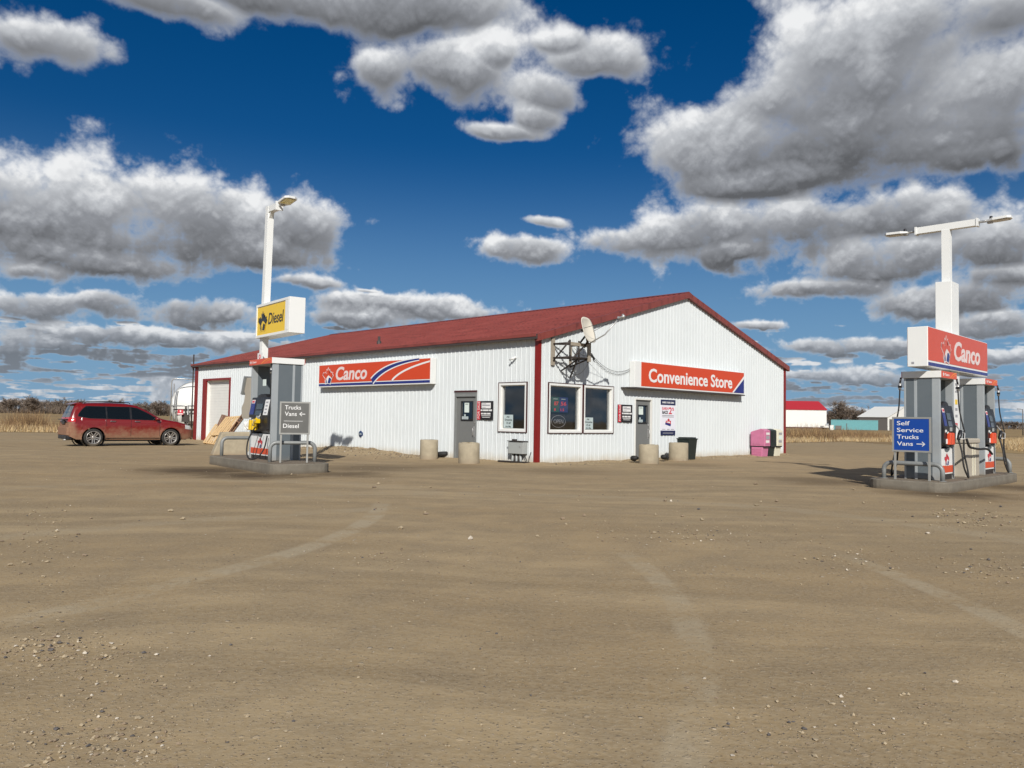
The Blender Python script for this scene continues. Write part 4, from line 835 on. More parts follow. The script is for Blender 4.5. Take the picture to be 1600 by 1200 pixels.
# ------------------------------------------------------------------ fuel dispensers
def make_pump(label, w, d, h, diesel, both, group):
    """front faces local -Y, width along X; returns the root at the front left foot"""
    o = empty('fuel_pump', label, 'fuel pump', group=group)
    hz = h - .145
    for x_, sg in ((0., 1), (w - .07, -1)):   # side slabs with raised light strips
        mb = MB(); ou = x_ if sg == 1 else x_ + .07
        mb.box(x_ + .004, x_ + .066, .03, d - .03, .02, hz - .001, 1)
        for y0, y1 in ((0, .15), (d - .26, d - .20), (d - .04, d)):
            mb.box(x_, x_ + .07, y0, y1, 0, hz, 0)
        mb.box(x_ + .002, x_ + .068, .15, .17, .02, hz - .002, 2)
        mb.build('side_slab', [M_slabL, M_slabD, M_slabD], o, bevel=.004)
    mb = MB(); mb.box(-.03, w + .03, -.04, d + .03, hz + .002, h); head = mb.build('header', M_white, o, bevel=.008)
    for yy2, sg in ((-.046, -1), (d + .036, 1)):
        mb = MB(); mb.box(-.03, w + .03, yy2 - .004, yy2 + .004, hz + .004, h - .004)
        pn = mb.build('header_panel', M_orange2, head)
        if sg == -1:
            t_ = MB(); text_fit('Canco', .17, .46, hz + .05, .055, yy2 - .0045, t_, bold=.03, shear=.15); t_.build('lettering', M_plet, pn)
            t_ = MB(); ribbon(t_, curve2((w * .56, hz + .012), (w * .72, h - .03), (w * .97, h - .012)), [.016] * 16, yy2 - .006, 0); ribbon(t_, curve2((w * .70, hz + .012), (w * .82, h - .06), (w + .02, h - .05)), [.010] * 16, yy2 - .006, 0)
            fan(t_, leafpts(.08, hz + .035, .09), yy2 - .006, 1); t_.build('graphic', [mat('orange_line', (.85, .32, .04), .4), M_plet], pn, fix=False)
    # electronics cabinet, sloping forward
    z0, z1 = .66, 1.56; x0, x1 = .075, w - .075
    prof = [(.06, z0 + .02), (-.05, z0 + .12), (-.06, z0 + .45), (.02, z1), (d - .02, z1)] + ([(d + .06, z0 + .45), (d + .05, z0 + .12), (d - .06, z0 + .02)] if both else [(d - .06, z0 + .02)])
    mb = MB(); mb.prism(prof, x0, x1, 'x'); cab = mb.build('cabinet', M_blk, o, bevel=.015)
    mb = MB(); mb.prism([(x0 + (x1 - x0) * a, z1 + .0 + zz) for a, zz in ((.22, -.02), (.30, .055), (.42, .085), (.58, .085), (.70, .055), (.78, -.02))], .03, d - .03, 'y'); mb.build('top_hood', M_blk, cab, bevel=.01)
    def face(sg):
        """front (sg=1) or back (sg=-1) furniture; maps local front coordinates"""
        FM = Matrix.Identity(4) if sg == 1 else Matrix.Translation((w, d, 0)) @ Matrix.Rotation(math.pi, 4, 'Z')
        def B(mb, n, mt, par=cab, **k): mb.v = [tuple(FM @ Vector(p)) for p in mb.v]; return mb.build(n, mt, par, **k)
        u = lambda t: x0 + (x1 - x0) * t
        def slope_y(z): return -.06 + (.08) * max(0, (z - (z0 + .45)) / (z1 - z0 - .45)) - .004
        def plate(a, b, za, zb, e=.006):
            m_ = MB(); ya, yb = slope_y(za), slope_y(zb); X0, X1 = u(a), u(b)
            return m_.add([(X0, ya - e, za), (X1, ya - e, za), (X1, yb - e, zb), (X0, yb - e, zb), (X0, ya, za), (X1, ya, za), (X1, yb, zb), (X0, yb, zb)], [(0, 1, 2, 3), (4, 7, 6, 5), (0, 4, 5, 1), (2, 6, 7, 3), (1, 5, 6, 2), (0, 3, 7, 4)])
        B(plate(.34, .66, 1.26, 1.40), 'display', mat('lcd_screen', (.035, .05, .055), .15))
        B(plate(.34, .66, 1.12, 1.23), 'display', mat('lcd_screen2', (.03, .045, .06), .15))
        B(plate(.02, .24, 1.13, 1.46, .004), 'blue_panel', M_navy)
        B(plate(.05, .21, 1.41, 1.50, .008), 'logo_sticker', M_plet)
        b_ = B(plate(.07, .19, 1.43, 1.475, .010), 'logo_mark', M_red)
        if diesel:
            B(plate(.76, .97, 1.12, 1.50, .008), 'price_labels', M_wlet)
            for k in range(4): B(plate(.81, .92, 1.16 + .085 * k, 1.195 + .085 * k, .011), 'price_digits', M_grey)
        B(plate(.04, .14, 1.0, 1.05, .012), 'sticker', M_wlet); B(plate(.20, .30, .97, 1.01, .012), 'sticker', M_paper)
        B(plate(.42, .60, 1.02, 1.10, .010), 'card_reader', M_ebox)
        if not diesel: B(plate(.10, .20, .76, .86, .012), 'sticker', M_wlet)
        ncol = M_yel if diesel else M_orange2
        # boots (nozzle holsters)
        mb = MB(); hx = u(.30) if diesel else u(.40)
        for dx_ in ((-.16, 0, .16) if diesel else (-.09, .09)):
            mb.prism([(hx + dx_ - .075, .74), (hx + dx_ + .075, .74), (hx + dx_ + .06, .98), (hx + dx_ - .045, .99)], -.125, -.052, 'y')
        B(mb, 'nozzle_boot', ncol, bevel=.012)
        # nozzle: body, lever guard, spout
        nx = u(.62) if diesel else u(.86); m_ = MB()
        yN = -.16 if diesel else -.14
        m_.tube([(nx - .04, yN, .84), (nx, yN - .015, .94), (nx + .08, yN - .01, 1.03)], [.035, .045, .038], 8)
        m_.tube([(nx + .08, yN - .01, 1.03), (nx + .11, yN + .05, 1.10), (nx + .06, yN + .08, 1.16)], .016, 6, 1)
        m_.tube([(nx - .05, yN - .01, .86), (nx + .02, yN - .10, .86), (nx + .09, yN - .09, .98), (nx + .07, yN - .02, 1.0)], .012, 6, 1)
        if diesel: m_.box(nx - .08, nx + .13, yN - .05, yN + .05, .92, 1.02, 0)
        B(m_, 'nozzle', [M_yel if diesel else M_blk, M_steel], o, bevel=.008)
        # hose: header swivel, long vertical run, loop near the ground
        sx = u(.93) if diesel else w + .02; m_ = MB(); sy = .04 if diesel else -.05
        m_.tube([(sx, sy, hz + .02), (sx + .005, sy - .01, hz - .05), (sx + .01, sy - .02, hz - .10)], .020, 8)
        m_.tube([(sx + .01, sy - .02, hz - .10), (sx + .01, sy - .02, hz - .24)], .030, 8, 1); m_.box(sx - .02, sx + .04, sy - .05, sy + .01, hz - .20, hz - .15, 0)
        B(m_, 'hose_swivel', [M_blk, M_steel], o)
        m_ = MB()
        if diesel:
            m_.tube([(sx + .01, sy - .02, hz - .22), (sx + .01, sy - .02, 1.6)], .014, 7); B(m_, 'hose', M_rub, o); m_ = MB()
            pts = [(nx - .05, yN, .82), (nx - .18, yN - .10, .55), (nx - .20, yN - .14, .30), (nx - .08, yN - .16, .10), (nx + .12, yN - .14, .045), (nx + .34, yN - .06, .10), (u(.95), yN + .06, .32), (u(.98), -.05, .62)]
            m_.tube(smooth(pts), .018, 8); B(m_, 'hose', M_rub, o); m_ = MB(); m_.tube(smooth([(nx + .16, -.05, .66), (nx + .08, -.12, .40), (nx + .06, -.16, .2), (nx + .1, -.2, .05)]), .009, 6)
        else:
            m_.tube(smooth([(sx + .01, sy - .02, hz - .22), (sx + .02, sy - .04, 1.5), (sx + .04, sy - .10, 1.15), (sx + .05, sy - .13, 1.02)]), .015, 8)
            m_.tube(smooth([(nx - .04, yN, .85), (nx - .10, yN - .08, .60), (nx - .12, yN - .12, .30), (nx - .02, yN - .16, .09), (nx + .14, yN - .14, .07), (nx + .24, yN - .08, .30), (nx + .20, yN - .04, .60), (sx + .04, sy - .12, 1.02)]), .018, 8)
        B(m_, 'hose', M_rub, o)
        # lower access door
        m_ = MB(); m_.box(x0 + .01, x1 - .01, .015, .06, .12, .65); dr = B(m_, 'lower_door', M_white, o, bevel=.006)
        m_ = MB(); m_.box(x0 + .01, x1 - .01, .009, .02, .155, .30); B(m_, 'orange_band', M_orange2, dr)
        m_ = MB(); m_.prism([(u(.5) + .16 * math.cos(a), .655 - .07 * math.sin(a)) for a in [math.pi * k / 10 for k in range(11)]], .004, .014, 'y'); B(m_, 'recess', M_slabD, dr)
        m_ = MB(); emblem(m_, u(.5), .30, .27, .010, 0, None, 1, 2); B(m_, 'emblem', [M_red, M_wlet, M_navy], dr, fix=False)
        m_ = MB(); m_.box(x0 + .01, x1 - .01, .03, .07, .0, .12); B(m_, 'kick_plate', M_rust, o)
    face(1)
    if both: face(-1)
    mb = MB(); mb.box(x0, x1, .065, d - .065 if both else d - .01, 0, .66); mb.build('base_cabinet', M_slabD, o)
    if not diesel:
        pass
    return o
def smooth(pts, n=6):
    P = [Vector(p) for p in pts]; P = [P[0]] + P + [P[-1]]; out = []
    for i in range(1, len(P) - 2):
        for k in range(n):
            t = k / n; a, b, c_, d_ = P[i - 1:i + 3]
            out.append(.5 * ((2 * b) + (c_ - a) * t + (2 * a - 5 * b + 4 * c_ - d_) * t * t + (3 * b - a - 3 * c_ + d_) * t ** 3))
    return out + [P[-2]]
def copy_tree(o, parent=None):
    c_ = o.copy(); col.objects.link(c_); c_.parent = parent
    for ch in list(o.children): copy_tree(ch, c_)
    return c_
def rail(label, pos, rz, L, h, grp):
    o = empty('guard_rail', label, 'guard rail', pos, rz, grp); r = .046; c_ = .15
    a = [(0, 0, -.02), (0, 0, h - c_)] + [(c_ - c_ * math.cos(t), 0, h - c_ + c_ * math.sin(t)) for t in [HP * k / 6 for k in range(1, 7)]]
    b = [(L - x, y, z) for x, y, z in a[::-1]]
    mb = MB(); mb.tube(a + b, r, 12); mb.build('pipe', M_rail, o)
    mb = MB(); [mb.lathe([(r + .004, 0), (r + .03, 0), (r + .03, .012), (r + .004, .014)], 14, (x_, 0)) for x_ in (0, L)]; mb.build('foot_flange', M_rail, o)
    return o
def island(label, pos, rz, x0, x1, y0, y1, h, r):
    o = empty('pump_island', label, 'pump island', pos, rz)
    mb = MB(); pts = rnd_box(x0, x1, y0, y1, 0, 0, r); mb.prism(pts, -.12, h, 'z'); mb.build('curb', M_curb, o, bevel=.015)
    mb = MB(); mb.prism(rnd_box(x0 + .1, x1 - .1, y0 + .1, y1 - .1, 0, 0, max(r - .08, .05)), h - .02, h + .006, 'z'); mb.build('top_slab', M_islt, o)
    return o
IH = .2
# ---- right island (site coordinates)
island('concrete pump island with blue Self Service sign, right side of the lot', W(0, 0), WR(), 9.36, 10.92, .12, 5.85, IH, .32)
p0 = make_pump('orange-topped gasoline pump, nearer one behind the blue Self Service sign', .95, .70, 2.27, False, True, 'gasoline pumps on the right island')
p0.location = W(10.6, .82, IH); p0.rotation_euler = (0, 0, WR(HP))
p1 = copy_tree(p0); p1.location = W(10.6, 4.05, IH); p1['label'] = 'orange-topped gasoline pump, farther one right of the beige service bin'
rail('grey pipe guard rail under the blue Self Service sign', W(9.58, .55, IH), WR(), 1.14, .34, 'pipe guard rails on the pump islands')
rail('grey pipe guard rail at the far right end of the right island', W(9.7, 5.65, IH), WR(), 1.05, .34, 'pipe guard rails on the pump islands')

def board_sign(label, pos, rz, w_, zb, zt, face_m, lines, arrow, rule=None):
    o = empty('direction_sign', label, 'sign', pos, rz)
    for x_ in (0, w_):
        mb = MB(); mb.box(x_ - .022, x_ + .022, -.02, .02, 0, zt); mb.build('post', M_frame, o, bevel=.005)
    mb = MB(); fbox(mb, -.045, w_ + .045, zb, zt, .035, -.035, -.005, sides='lrtb'); fr = mb.build('frame', M_frame, o)
    mb = MB(); mb.box(-.01, w_ + .01, -.030, -.012, zb + .035, zt - .035); bd = mb.build('board', face_m, o)
    for t_, x0, x1, z, h in lines: text_fit(t_, x0, x1, z, h, -.030, bold=.006).build('lettering', M_wlet, bd)
    ax, az_, al_, dr_ = arrow; s_ = 1 if dr_ > 0 else -1; mb = MB()
    ribbon(mb, [(ax, az_), (ax + al_, az_)], [.016] * 2, -.034, 0); tip = ax + (al_ if s_ > 0 else 0)
    ribbon(mb, [(tip - s_ * .055, az_ + .045), (tip, az_), (tip - s_ * .055, az_ - .045)], [.016] * 3, -.034, 0); mb.build('arrow', M_wlet, bd, fix=False)
    if rule: mb = MB(); mb.box(rule[0], rule[1], -.034, -.031, rule[2], rule[2] + .008); mb.build('rule_line', M_wlet, bd)
    return o
board_sign('blue sign reading Self Service Trucks Vans with an arrow, on the right island', W(9.86, .40, IH), WR(), .66, .58, 1.30, M_blue,
           [('Self', .05, .30, 1.13, .088), ('Service', .05, .56, .99, .088), ('Trucks', .05, .47, .85, .088), ('Vans', .05, .36, .71, .088)], (.43, .75, .16, 1))

# lamp pole with the brand lightbox between the right pumps
def lamp_head(mb_par, name_mat, pos, d, par, length=.62, wdt=.30, tilt=.07):
    """flat LED head starting at pos and reaching along d"""
    d = Vector(d).normalized(); sdv = Vector((-d.y, d.x, 0)); p = Vector(pos); up = Vector((0, 0, 1)); dd = (d + up * tilt).normalized()
    P_ = lambda a, b, c_: p + dd * a + sdv * b + up * c_
    mb = MB(); v = [P_(.16, -.08, -.03), (P_(.30, -wdt / 2, -.03)), P_(length - .06, -wdt / 2, -.02), P_(length, -wdt / 4, -.015), P_(length, wdt / 4, -.015), P_(length - .06, wdt / 2, -.02), P_(.30, wdt / 2, -.03), P_(.16, .08, -.03)]
    v2 = [q + up * (.055 if 0 < i < 7 else .04) for i, q in enumerate(v)]; n = 8
    mb.add(v + v2, [tuple(range(n)), tuple(range(2 * n - 1, n - 1, -1))] + [(i, (i + 1) % n, (i + 1) % n + n, i + n) for i in range(n)])
    hd = mb.build('lamp_head', M_white, par, bevel=.006)
    mb = MB(); q = [P_(.34, -wdt * .38, -.036), P_(length - .05, -wdt * .38, -.028), P_(length - .05, wdt * .38, -.028), P_(.34, wdt * .38, -.036)]; mb.add(q + [a + up * .004 for a in q], [(0, 1, 2, 3), (4, 7, 6, 5)]); mb.build('lens', name_mat, hd)
    mb = MB(); mb.tube([p, p + dd * .20], .028, 8); mb.box(-.05, .05, -.05, .05, -.04, .03, 0, Matrix.Translation(p + dd * .22 - up * .02)); mb.build('knuckle', M_steel, hd)
    mb = MB(); mb.lathe([(0, .07), (.03, .07), (.033, .03), (.033, 0)], 10, M=Matrix.Translation(P_(.24, 0, .025))); mb.build('photocell', M_blk, hd)
    return hd
M_lens = mat('lamp_lens', (.62, .62, .60), .3); M_lensy = mat('yellowish_lamp_lens', (.80, .70, .22), .3)
s = site('lamp_post', 'white double-headed lamp post rising above the Canco box on the right island', 'lamp post', 10.2, 2.75, IH)
mb = MB(); mb.box(-.17, .17, -.27, .27, 0, 4.40); mb.build('column_cladding', M_white, s, bevel=.01)
mb = MB(); mb.box(-.085, .085, -.085, .085, 4.40, 5.62); mb.build('pole', M_white, s)
mb = MB(); mb.box(-.62, .62, -.075, .075, 5.62, 5.77); mb.box(-.66, -.62, -.09, .09, 5.605, 5.785); mb.box(.62, .66, -.09, .09, 5.605, 5.785); mb.build('cross_arm', M_white, s)
lamp_head(None, M_lens, (.66, 0, 5.70), (1, 0, 0), s, .64, .30, .0); lamp_head(None, M_lens, (-.66, 0, 5.70), (-1, 0, 0), s, .68, .30, .0)
mb = MB()
for k, (z, h, m_i) in enumerate(((2.05, .05, 0), (1.97, .04, 0), (1.89, .04, 0), (1.62, .11, 1), (1.48, .06, 0), (1.33, .06, 0), (1.12, .08, 2))): mb.box(.17, .174, -.08, .08, z, z + h, m_i)
mb.build('sticker', [M_grey, M_yel, M_red], s)
s = site('pole_sign', 'orange Canco lightbox with maple leaf mounted on the right lamp post', 'sign', 10.47, .52, 0, HP)
wd, z0, z1 = 4.38, 2.55, 3.38; dp = .40
mb = MB(); mb.box(0, wd, 0, dp, z0, z1); body = mb.build('sign_box', M_white, s, bevel=.012)
for sg in (1, -1):
    FM = Matrix.Identity(4) if sg == 1 else Matrix.Translation((wd, dp, 0)) @ Matrix.Rotation(math.pi, 4, 'Z')
    def B(mb, n, mt, par=body, **k): mb.v = [tuple(FM @ Vector(p)) for p in mb.v]; return mb.build(n, mt, par, **k)
    mb = MB(); mb.box(.02, wd - .02, -.006, .01, z0 + .13, z1 - .015); B(mb, 'sign_panel', M_orange)
    mb = MB(); mb.box(.02, wd - .02, -.007, .0, z0 + .02, z0 + .09); B(mb, 'stripe', M_navy)
    mb = MB(); emblem(mb, 1.17, z0 + .15, .60, -.008, 0, 1, 0, 2); B(mb, 'emblem', [M_plet, M_orange, M_navy], fix=False)
    B(text_fit('Canco', 1.72, 3.72, z0 + .25, .42, -.007, bold=.04, shear=.16), 'lettering', M_plet)
mb = MB(); mb.box(-.008, 0, dp * .66, dp * .78, z0 + .06, z0 + .10); mb.build('end_label', M_grey, body)
# windshield service bin between the pumps
s = site('service_bin', 'beige windshield service bin between the two gasoline pumps', 'bin', 10.62, 2.55, IH, HP)
mb = MB(); mb.box(0, 1.0, 0, .52, 0, .74); b = mb.build('bin_body', M_beige, s, bevel=.02)
mb = MB(); mb.box(-.02, 1.02, -.02, .54, .745, .86); mb.build('hood', M_beige, b, bevel=.03)
mb = MB(); mb.box(.44, .50, -.012, .0, .03, .74); mb.box(.62, .66, -.012, .0, .03, .74); mb.build('door_trim', M_cream, b)
s = site('hose_strap', 'black hose strap sagging across the beige service bin', 'hose', 10.72, 1.85, IH, HP)
mb = MB(); mb.tube(smooth([(-.02, -.10, .86), (.10, -.12, .70), (.45, -.11, .66), (.95, -.10, .63), (1.6, -.09, .62), (2.1, -.06, .50)]), .026, 7); mb.build('strap', M_rub, s)
s = site('trash_can', 'beige squeegee station behind the farther gasoline pump', 'bin', 10.05, 5.25, IH)
mb = MB(); mb.prism(rnd_box(-.16, .16, -.16, .16, 0, 0, .05), 0, 1.25, 'z'); mb.build('bin_body', M_beige, s); mb = MB(); mb.box(-.18, .18, -.18, .18, 1.25, 1.30); mb.build('lid', M_beige, s, bevel=.01)
# ---- left island, set at a slight angle
ORI = -6.6 * math.pi / 180
def WL(x, y, z=0.): a = W(-.3 + x * math.cos(ORI) - y * math.sin(ORI), -8.25 + x * math.sin(ORI) + y * math.cos(ORI), z); return a
WLR = WR(ORI)
island('concrete pump island with the diesel pump, left side of the lot', WL(0, 0), WLR, -4.55, .02, 0, 1.45, IH + .02, .3)
p2 = make_pump('grey diesel pump with yellow nozzle under the yellow Diesel lightbox', 1.42, .77, 2.52, True, False, None)
p2.location = WL(-2.95, .55, IH); p2.rotation_euler = (0, 0, WLR)
mb = MB(); mb.box(-.16, .0, .1, .4, 1.3, 1.35); mb.prism([(-.66, 1.02), (-.76, 1.05), (-.78, 1.32), (-.62, 1.46), (-.56, 1.66), (-.62, 1.72), (-.58, 2.08), (-.14, 2.08), (-.14, 1.02)], .05, .40, 'y'); cbx = mb.build('card_terminal', M_beige, p2, bevel=.015)
mb = MB(); mb.prism([(-.74, 1.66), (-.64, 1.64), (-.44, 2.10), (-.54, 2.13)], .0, .45, 'y'); mb.tube([(-.66, .2, 1.87), (-.86, .2, 1.85)], .035, 8); mb.build('visor', M_rail, cbx)
mb = MB(); mb.box(.85, 1.02, -.02, .0, 1.84, 2.0); mb.build('hang_tag', M_paper, p2)
rail('grey pipe guard rail at the left end of the diesel island', WL(-4.12, .25, IH), WLR + HP, 1.0, .50, 'pipe guard rails on the pump islands')
rail('grey pipe guard rail under the grey Trucks Vans Diesel sign', WL(-.92, .30, IH), WR() + R(64), 1.02, .48, 'pipe guard rails on the pump islands')
board_sign('grey sign reading Trucks Vans and Diesel with an arrow, on the left island', WL(-.64, .44, IH), WR() + R(62), .60, .68, 1.44, M_gsign,
           [('Trucks', .07, .43, 1.26, .10), ('Vans', .07, .34, 1.11, .10), ('Diesel', .04, .39, .83, .10)], (.40, 1.155, .13, -1), (.05, .48, .985))
s = empty('lamp_post', 'white lamp post with one arm behind the diesel pump', 'lamp post', WL(-3.82, 1.15, IH), WLR); s.rotation_euler = (0, R(1.9), WLR)
mb = MB(); mb.box(-.09, .09, -.085, .085, 0, 6.75); mb.build('pole', M_white, s)
mb = MB(); mb.box(.05, .62, -.075, .075, 6.58, 6.74); mb.box(.62, .67, -.1, .1, 6.55, 6.78); mb.prism([(.09, 6.42), (.09, 6.58), (.22, 6.58)], -.05, .05, 'y'); ar = mb.build('arm', M_white, s)
lamp_head(None, M_lensy, (.67, 0, 6.66), (1, 0, 0), s, .80, .34, .10)
s = empty('pole_sign', 'yellow Diesel lightbox with black maple leaf on the left lamp post', 'sign', WL(-3.92, .98, 0), WLR)
z0, z1, wd, dp = 3.38, 4.28, 2.25, .42
mb = MB(); fbox(mb, 0, wd, z0, z1, .07, 0, dp, 0); mb.box(.07, wd - .07, .03, dp - .03, z0 + .07, z1 - .07); mb.box(wd - .27, wd - .07, .0, dp, z0 + .07, z1 - .07); body = mb.build('sign_box', M_white, s, bevel=.008)
mb = MB(); mb.box(.07, wd - .27, .018, .034, z0 + .07, z1 - .09); mb.build('sign_panel', M_yel, body)
mb = MB(); emblem(mb, .46, z0 + .17, .54, .016, 0, None, 1, 0); mb.build('emblem', [M_blk, M_yel], body, fix=False)
text_fit('Diesel', .84, 1.86, z0 + .32, .30, .018, bold=.02, shear=.2).build('lettering', M_blk, body)
s = empty('pole_notice', 'small white no smoking notice on the left post above the pump header', 'sign', WL(-3.80, 1.03, 2.78), WLR)
mb = MB(); mb.box(-.02, .34, -.01, .0, 0, .20); mb.build('board', M_wlet, s); mb = MB(); mb.tube([(.15 + .05 * math.cos(a), -.012, .10 + .05 * math.sin(a)) for a in [k * .524 for k in range(13)]], .010, 5); mb.build('symbol', M_red, s)
s = empty('squeegee_tray', 'small white tray on the island left of the diesel pump', 'tray', WL(-3.25, .62, IH), WLR)
mb = MB(); mb.prism([(0, .08), (.22, .08), (.19, .14), (.03, .17)], 0, .2, 'y'); mb.box(.05, .08, .05, .08, 0, .08); mb.box(.15, .18, .05, .08, 0, .08); mb.build('tray', M_white2, s)
# ------------------------------------------------------------------ red crossover parked nose-in by the store
def make_car():
    UP = [(-2.50, .60), (-2.49, .80), (-2.45, .98), (-2.40, 1.08), (-2.30, 1.30), (-2.16, 1.55), (-2.02, 1.635), (-1.5, 1.68), (-.8, 1.695), (-.2, 1.675), (.15, 1.62), (.55, 1.42), (.85, 1.235), (1.08, 1.105), (1.3, 1.055), (1.7, .99), (2.05, .90), (2.28, .78), (2.38, .66), (2.42, .52)]
    ux, uz = zip(*UP); upper = lambda x: float(np.interp(x, ux, uz))
    WR_, WX = .405, (-1.445, 1.445)
    def lower(x):
        z = float(np.interp(x, [-2.5, -2.1, 1.95, 2.42], [.42, .27, .25, .32]))
        for wx in WX:
            d = abs(x - wx)
            if d < WR_: z = max(z, .34 + math.sqrt(WR_ ** 2 - d * d))
        return z
    plan = lambda x: float(np.interp(x, [-2.5, -2.42, -2.2, -1.7, 0, 1.3, 1.9, 2.2, 2.36, 2.42], [.80, .88, .95, .99, 1., 1., .97, .90, .78, .62]))
    prof = lambda z: float(np.interp(z, [.25, .35, .55, .80, 1.0, 1.08, 1.3, 1.5, 1.62, 1.72], [.86, .895, .915, .925, .905, .87, .785, .70, .62, .54]))
    def arch(x, z):
        e = 0
        for wx in WX:
            d = math.hypot(x - wx, z - .34); e = max(e, .022 * max(0, 1 - abs(d - WR_ - .03) / .07))
        return e
    def hw(x, z):
        u = upper(x); r = plan(x) * prof(z); t = (z - (u - .09)) / .09
        if t > 0: r *= 1 - .07 * t * t
        return r + arch(x, z)
    xs = sorted(set(list(np.linspace(-2.5, 2.42, 84)) + [wx + s * WR_ * k for wx in WX for s in (-1, 1) for k in (1, .999, .97, .9)]))
    NZ, NY = 12, 9; mb = MB(); ring = []
    for x in xs:
        lo, u = lower(x), upper(x); c_ = []
        for i in range(NZ + 1): z = lo + (u - lo) * (i / NZ); c_.append((x, -hw(x, z), z))
        ht = hw(x, u)
        for j in range(1, NY): t = -1 + 2 * j / NY; c_.append((x, t * ht, u + .035 * (1 - t * t)))
        for i in range(NZ, -1, -1): z = lo + (u - lo) * (i / NZ); c_.append((x, hw(x, z), z))
        ring.append(c_)
    n = len(ring[0]); vs = [p for c_ in ring for p in c_]; fs = [(i * n + j, i * n + j + 1, (i + 1) * n + j + 1, (i + 1) * n + j) for i in range(len(xs) - 1) for j in range(n - 1)]
    fs += [tuple(range(n)), tuple(range((len(xs) - 1) * n, len(xs) * n))]
    mb.add(vs, fs, 0, True)
    o = empty('parked_car', 'dusty red crossover parked nose-in beside the store, left end', 'car')
    body = mb.build('body', M_car, o); 
    def side(x0, x1, zb, zt, off, sg, nx=10, nz=5):
        m_ = MB(); P_ = []
        for i in range(nx + 1):
            x = x0 + (x1 - x0) * i / nx; a = zb(x) if callable(zb) else zb; b = zt(x) if callable(zt) else zt; b = max(a + .001, b)
            for j in range(nz + 1): z = a + (b - a) * j / nz; P_.append((x, sg * (hw(x, z) + off), z))
        m_.add(P_, [(i * (nz + 1) + j, i * (nz + 1) + j + 1, (i + 1) * (nz + 1) + j + 1, (i + 1) * (nz + 1) + j) for i in range(nx) for j in range(nz)], 0, True); return m_
    def top(x0, x1, w0, w1, off, nx=8, ny=8):
        m_ = MB(); P_ = []
        for i in range(nx + 1):
            x = x0 + (x1 - x0) * i / nx; w_ = w0 + (w1 - w0) * i / nx; ht = hw(x, upper(x))
            for j in range(ny + 1): t = (-1 + 2 * j / ny) * w_; P_.append((x + (off if x > 0 else -off), t * ht, upper(x) + .035 * (1 - t * t) + off))
        m_.add(P_, [(i * (ny + 1) + j, i * (ny + 1) + j + 1, (i + 1) * (ny + 1) + j + 1, (i + 1) * (ny + 1) + j) for i in range(nx) for j in range(ny)], 0, True); return m_
    belt = lambda x: float(np.interp(x, [-2.1, -1.6, .2, 1.1], [1.19, 1.10, 1.07, 1.045])); gtop = lambda x: min(upper(x) - .10, 1.555)
    qz = lambda x: min(gtop(x), 1.19 + (x + 2.06) * 1.1) if x < -1.7 else gtop(x)
    for sg in (-1, 1):
        side(-2.04, .98, lambda x: belt(x) - .02, lambda x: (qz(x) if x < -1.7 else gtop(x)) + .015, .003, sg, 26).build('window_surround', M_blk, body, fix=False)
        for a, b in ((-2.0, -1.02), (-.96, -.14), (-.06, .93)):
            side(a, b, belt, qz, .007, sg, 12).build('window', M_carglass, body, fix=False)
        for xl in (-1.0, -.10, 1.0):
            side(xl - .006, xl + .006, .40 if xl > -.9 else .78, lambda x: belt(x) - .03, .003, sg, 1, 8).build('door_gap', M_blk, body, fix=False)
        side(-1.0, 1.02, .30, .33, .004, sg, 10, 1).build('sill_trim', M_blk, body, fix=False)
        for xh in (-.88, .02):
            m_ = MB(); m_.tube([(xh, sg * (hw(xh, .98) + .01), .98), (xh + .04, sg * (hw(xh, .98) + .035), .985), (xh + .18, sg * (hw(xh, .98) + .035), .985), (xh + .22, sg * (hw(xh, .98) + .01), .98)], .016, 6); m_.build('door_handle', M_chrome, body)
        side(2.02, 2.36, lambda x: .66 + (2.36 - x) * .12, lambda x: .80 + (2.36 - x) * .22, .006, sg, 8, 3).build('headlight', M_lamp, body, fix=False)
        side(-2.49, -2.16, .95, lambda x: 1.13 - abs(x + 2.40) * .2, .006, sg, 8, 3).build('taillight', M_tail, body, fix=False)
        m_ = MB(); m_.lathe([(0, -.06), (.05, -.055), (.085, 0), (.05, .05), (0, .06)], 12, M=Matrix.Translation((.86, sg * 1.0, 1.10)) @ Matrix.Scale(1.25, 4, (0, 1, 0))); m_.tube([(.86, sg * .86, 1.06), (.86, sg * .96, 1.09)], .02); m_.build('side_mirror', M_car, body)
        m_ = MB(); m_.tube([(-1.75, sg * .56, 1.67), (-1.68, sg * .57, 1.735), (-.9, sg * .59, 1.76), (-.15, sg * .59, 1.735), (-.08, sg * .59, 1.69)], .018, 6); m_.build('roof_rail', M_blk, body)
    top(.19, 1.04, .86, .92, .004).build('windshield', M_carglass, body, fix=False)
    top(-2.41, -2.17, .80, .84, .006).build('rear_window', M_carglass, body, fix=False)
    mb = MB(); mb.box(-2.62, -2.38, -.60, .60, 1.02, 1.05); mb.box(-2.535, -2.50, -.25, .25, .86, .99); mb.build('rear_garnish', M_blk, body)
    mb = MB(); mb.prism([(-2.30, 1.625), (-2.02, 1.70), (-1.8, 1.695), (-1.8, 1.66), (-2.05, 1.62)], -.55, .55, 'y'); mb.build('spoiler', M_car, body, bevel=.01)
    mb = MB(); pts = rnd_box(-2.57, -2.30, -.80, .80, 0, 0, .12); mb.prism(pts, .42, .74, 'z'); mb.build('rear_bumper', M_car, body, bevel=.03)
    mb = MB(); mb.prism(rnd_box(-2.56, -2.2, -.76, .76, 0, 0, .12), .27, .42, 'z'); mb.build('bumper_skirt', M_blk, body, bevel=.02)
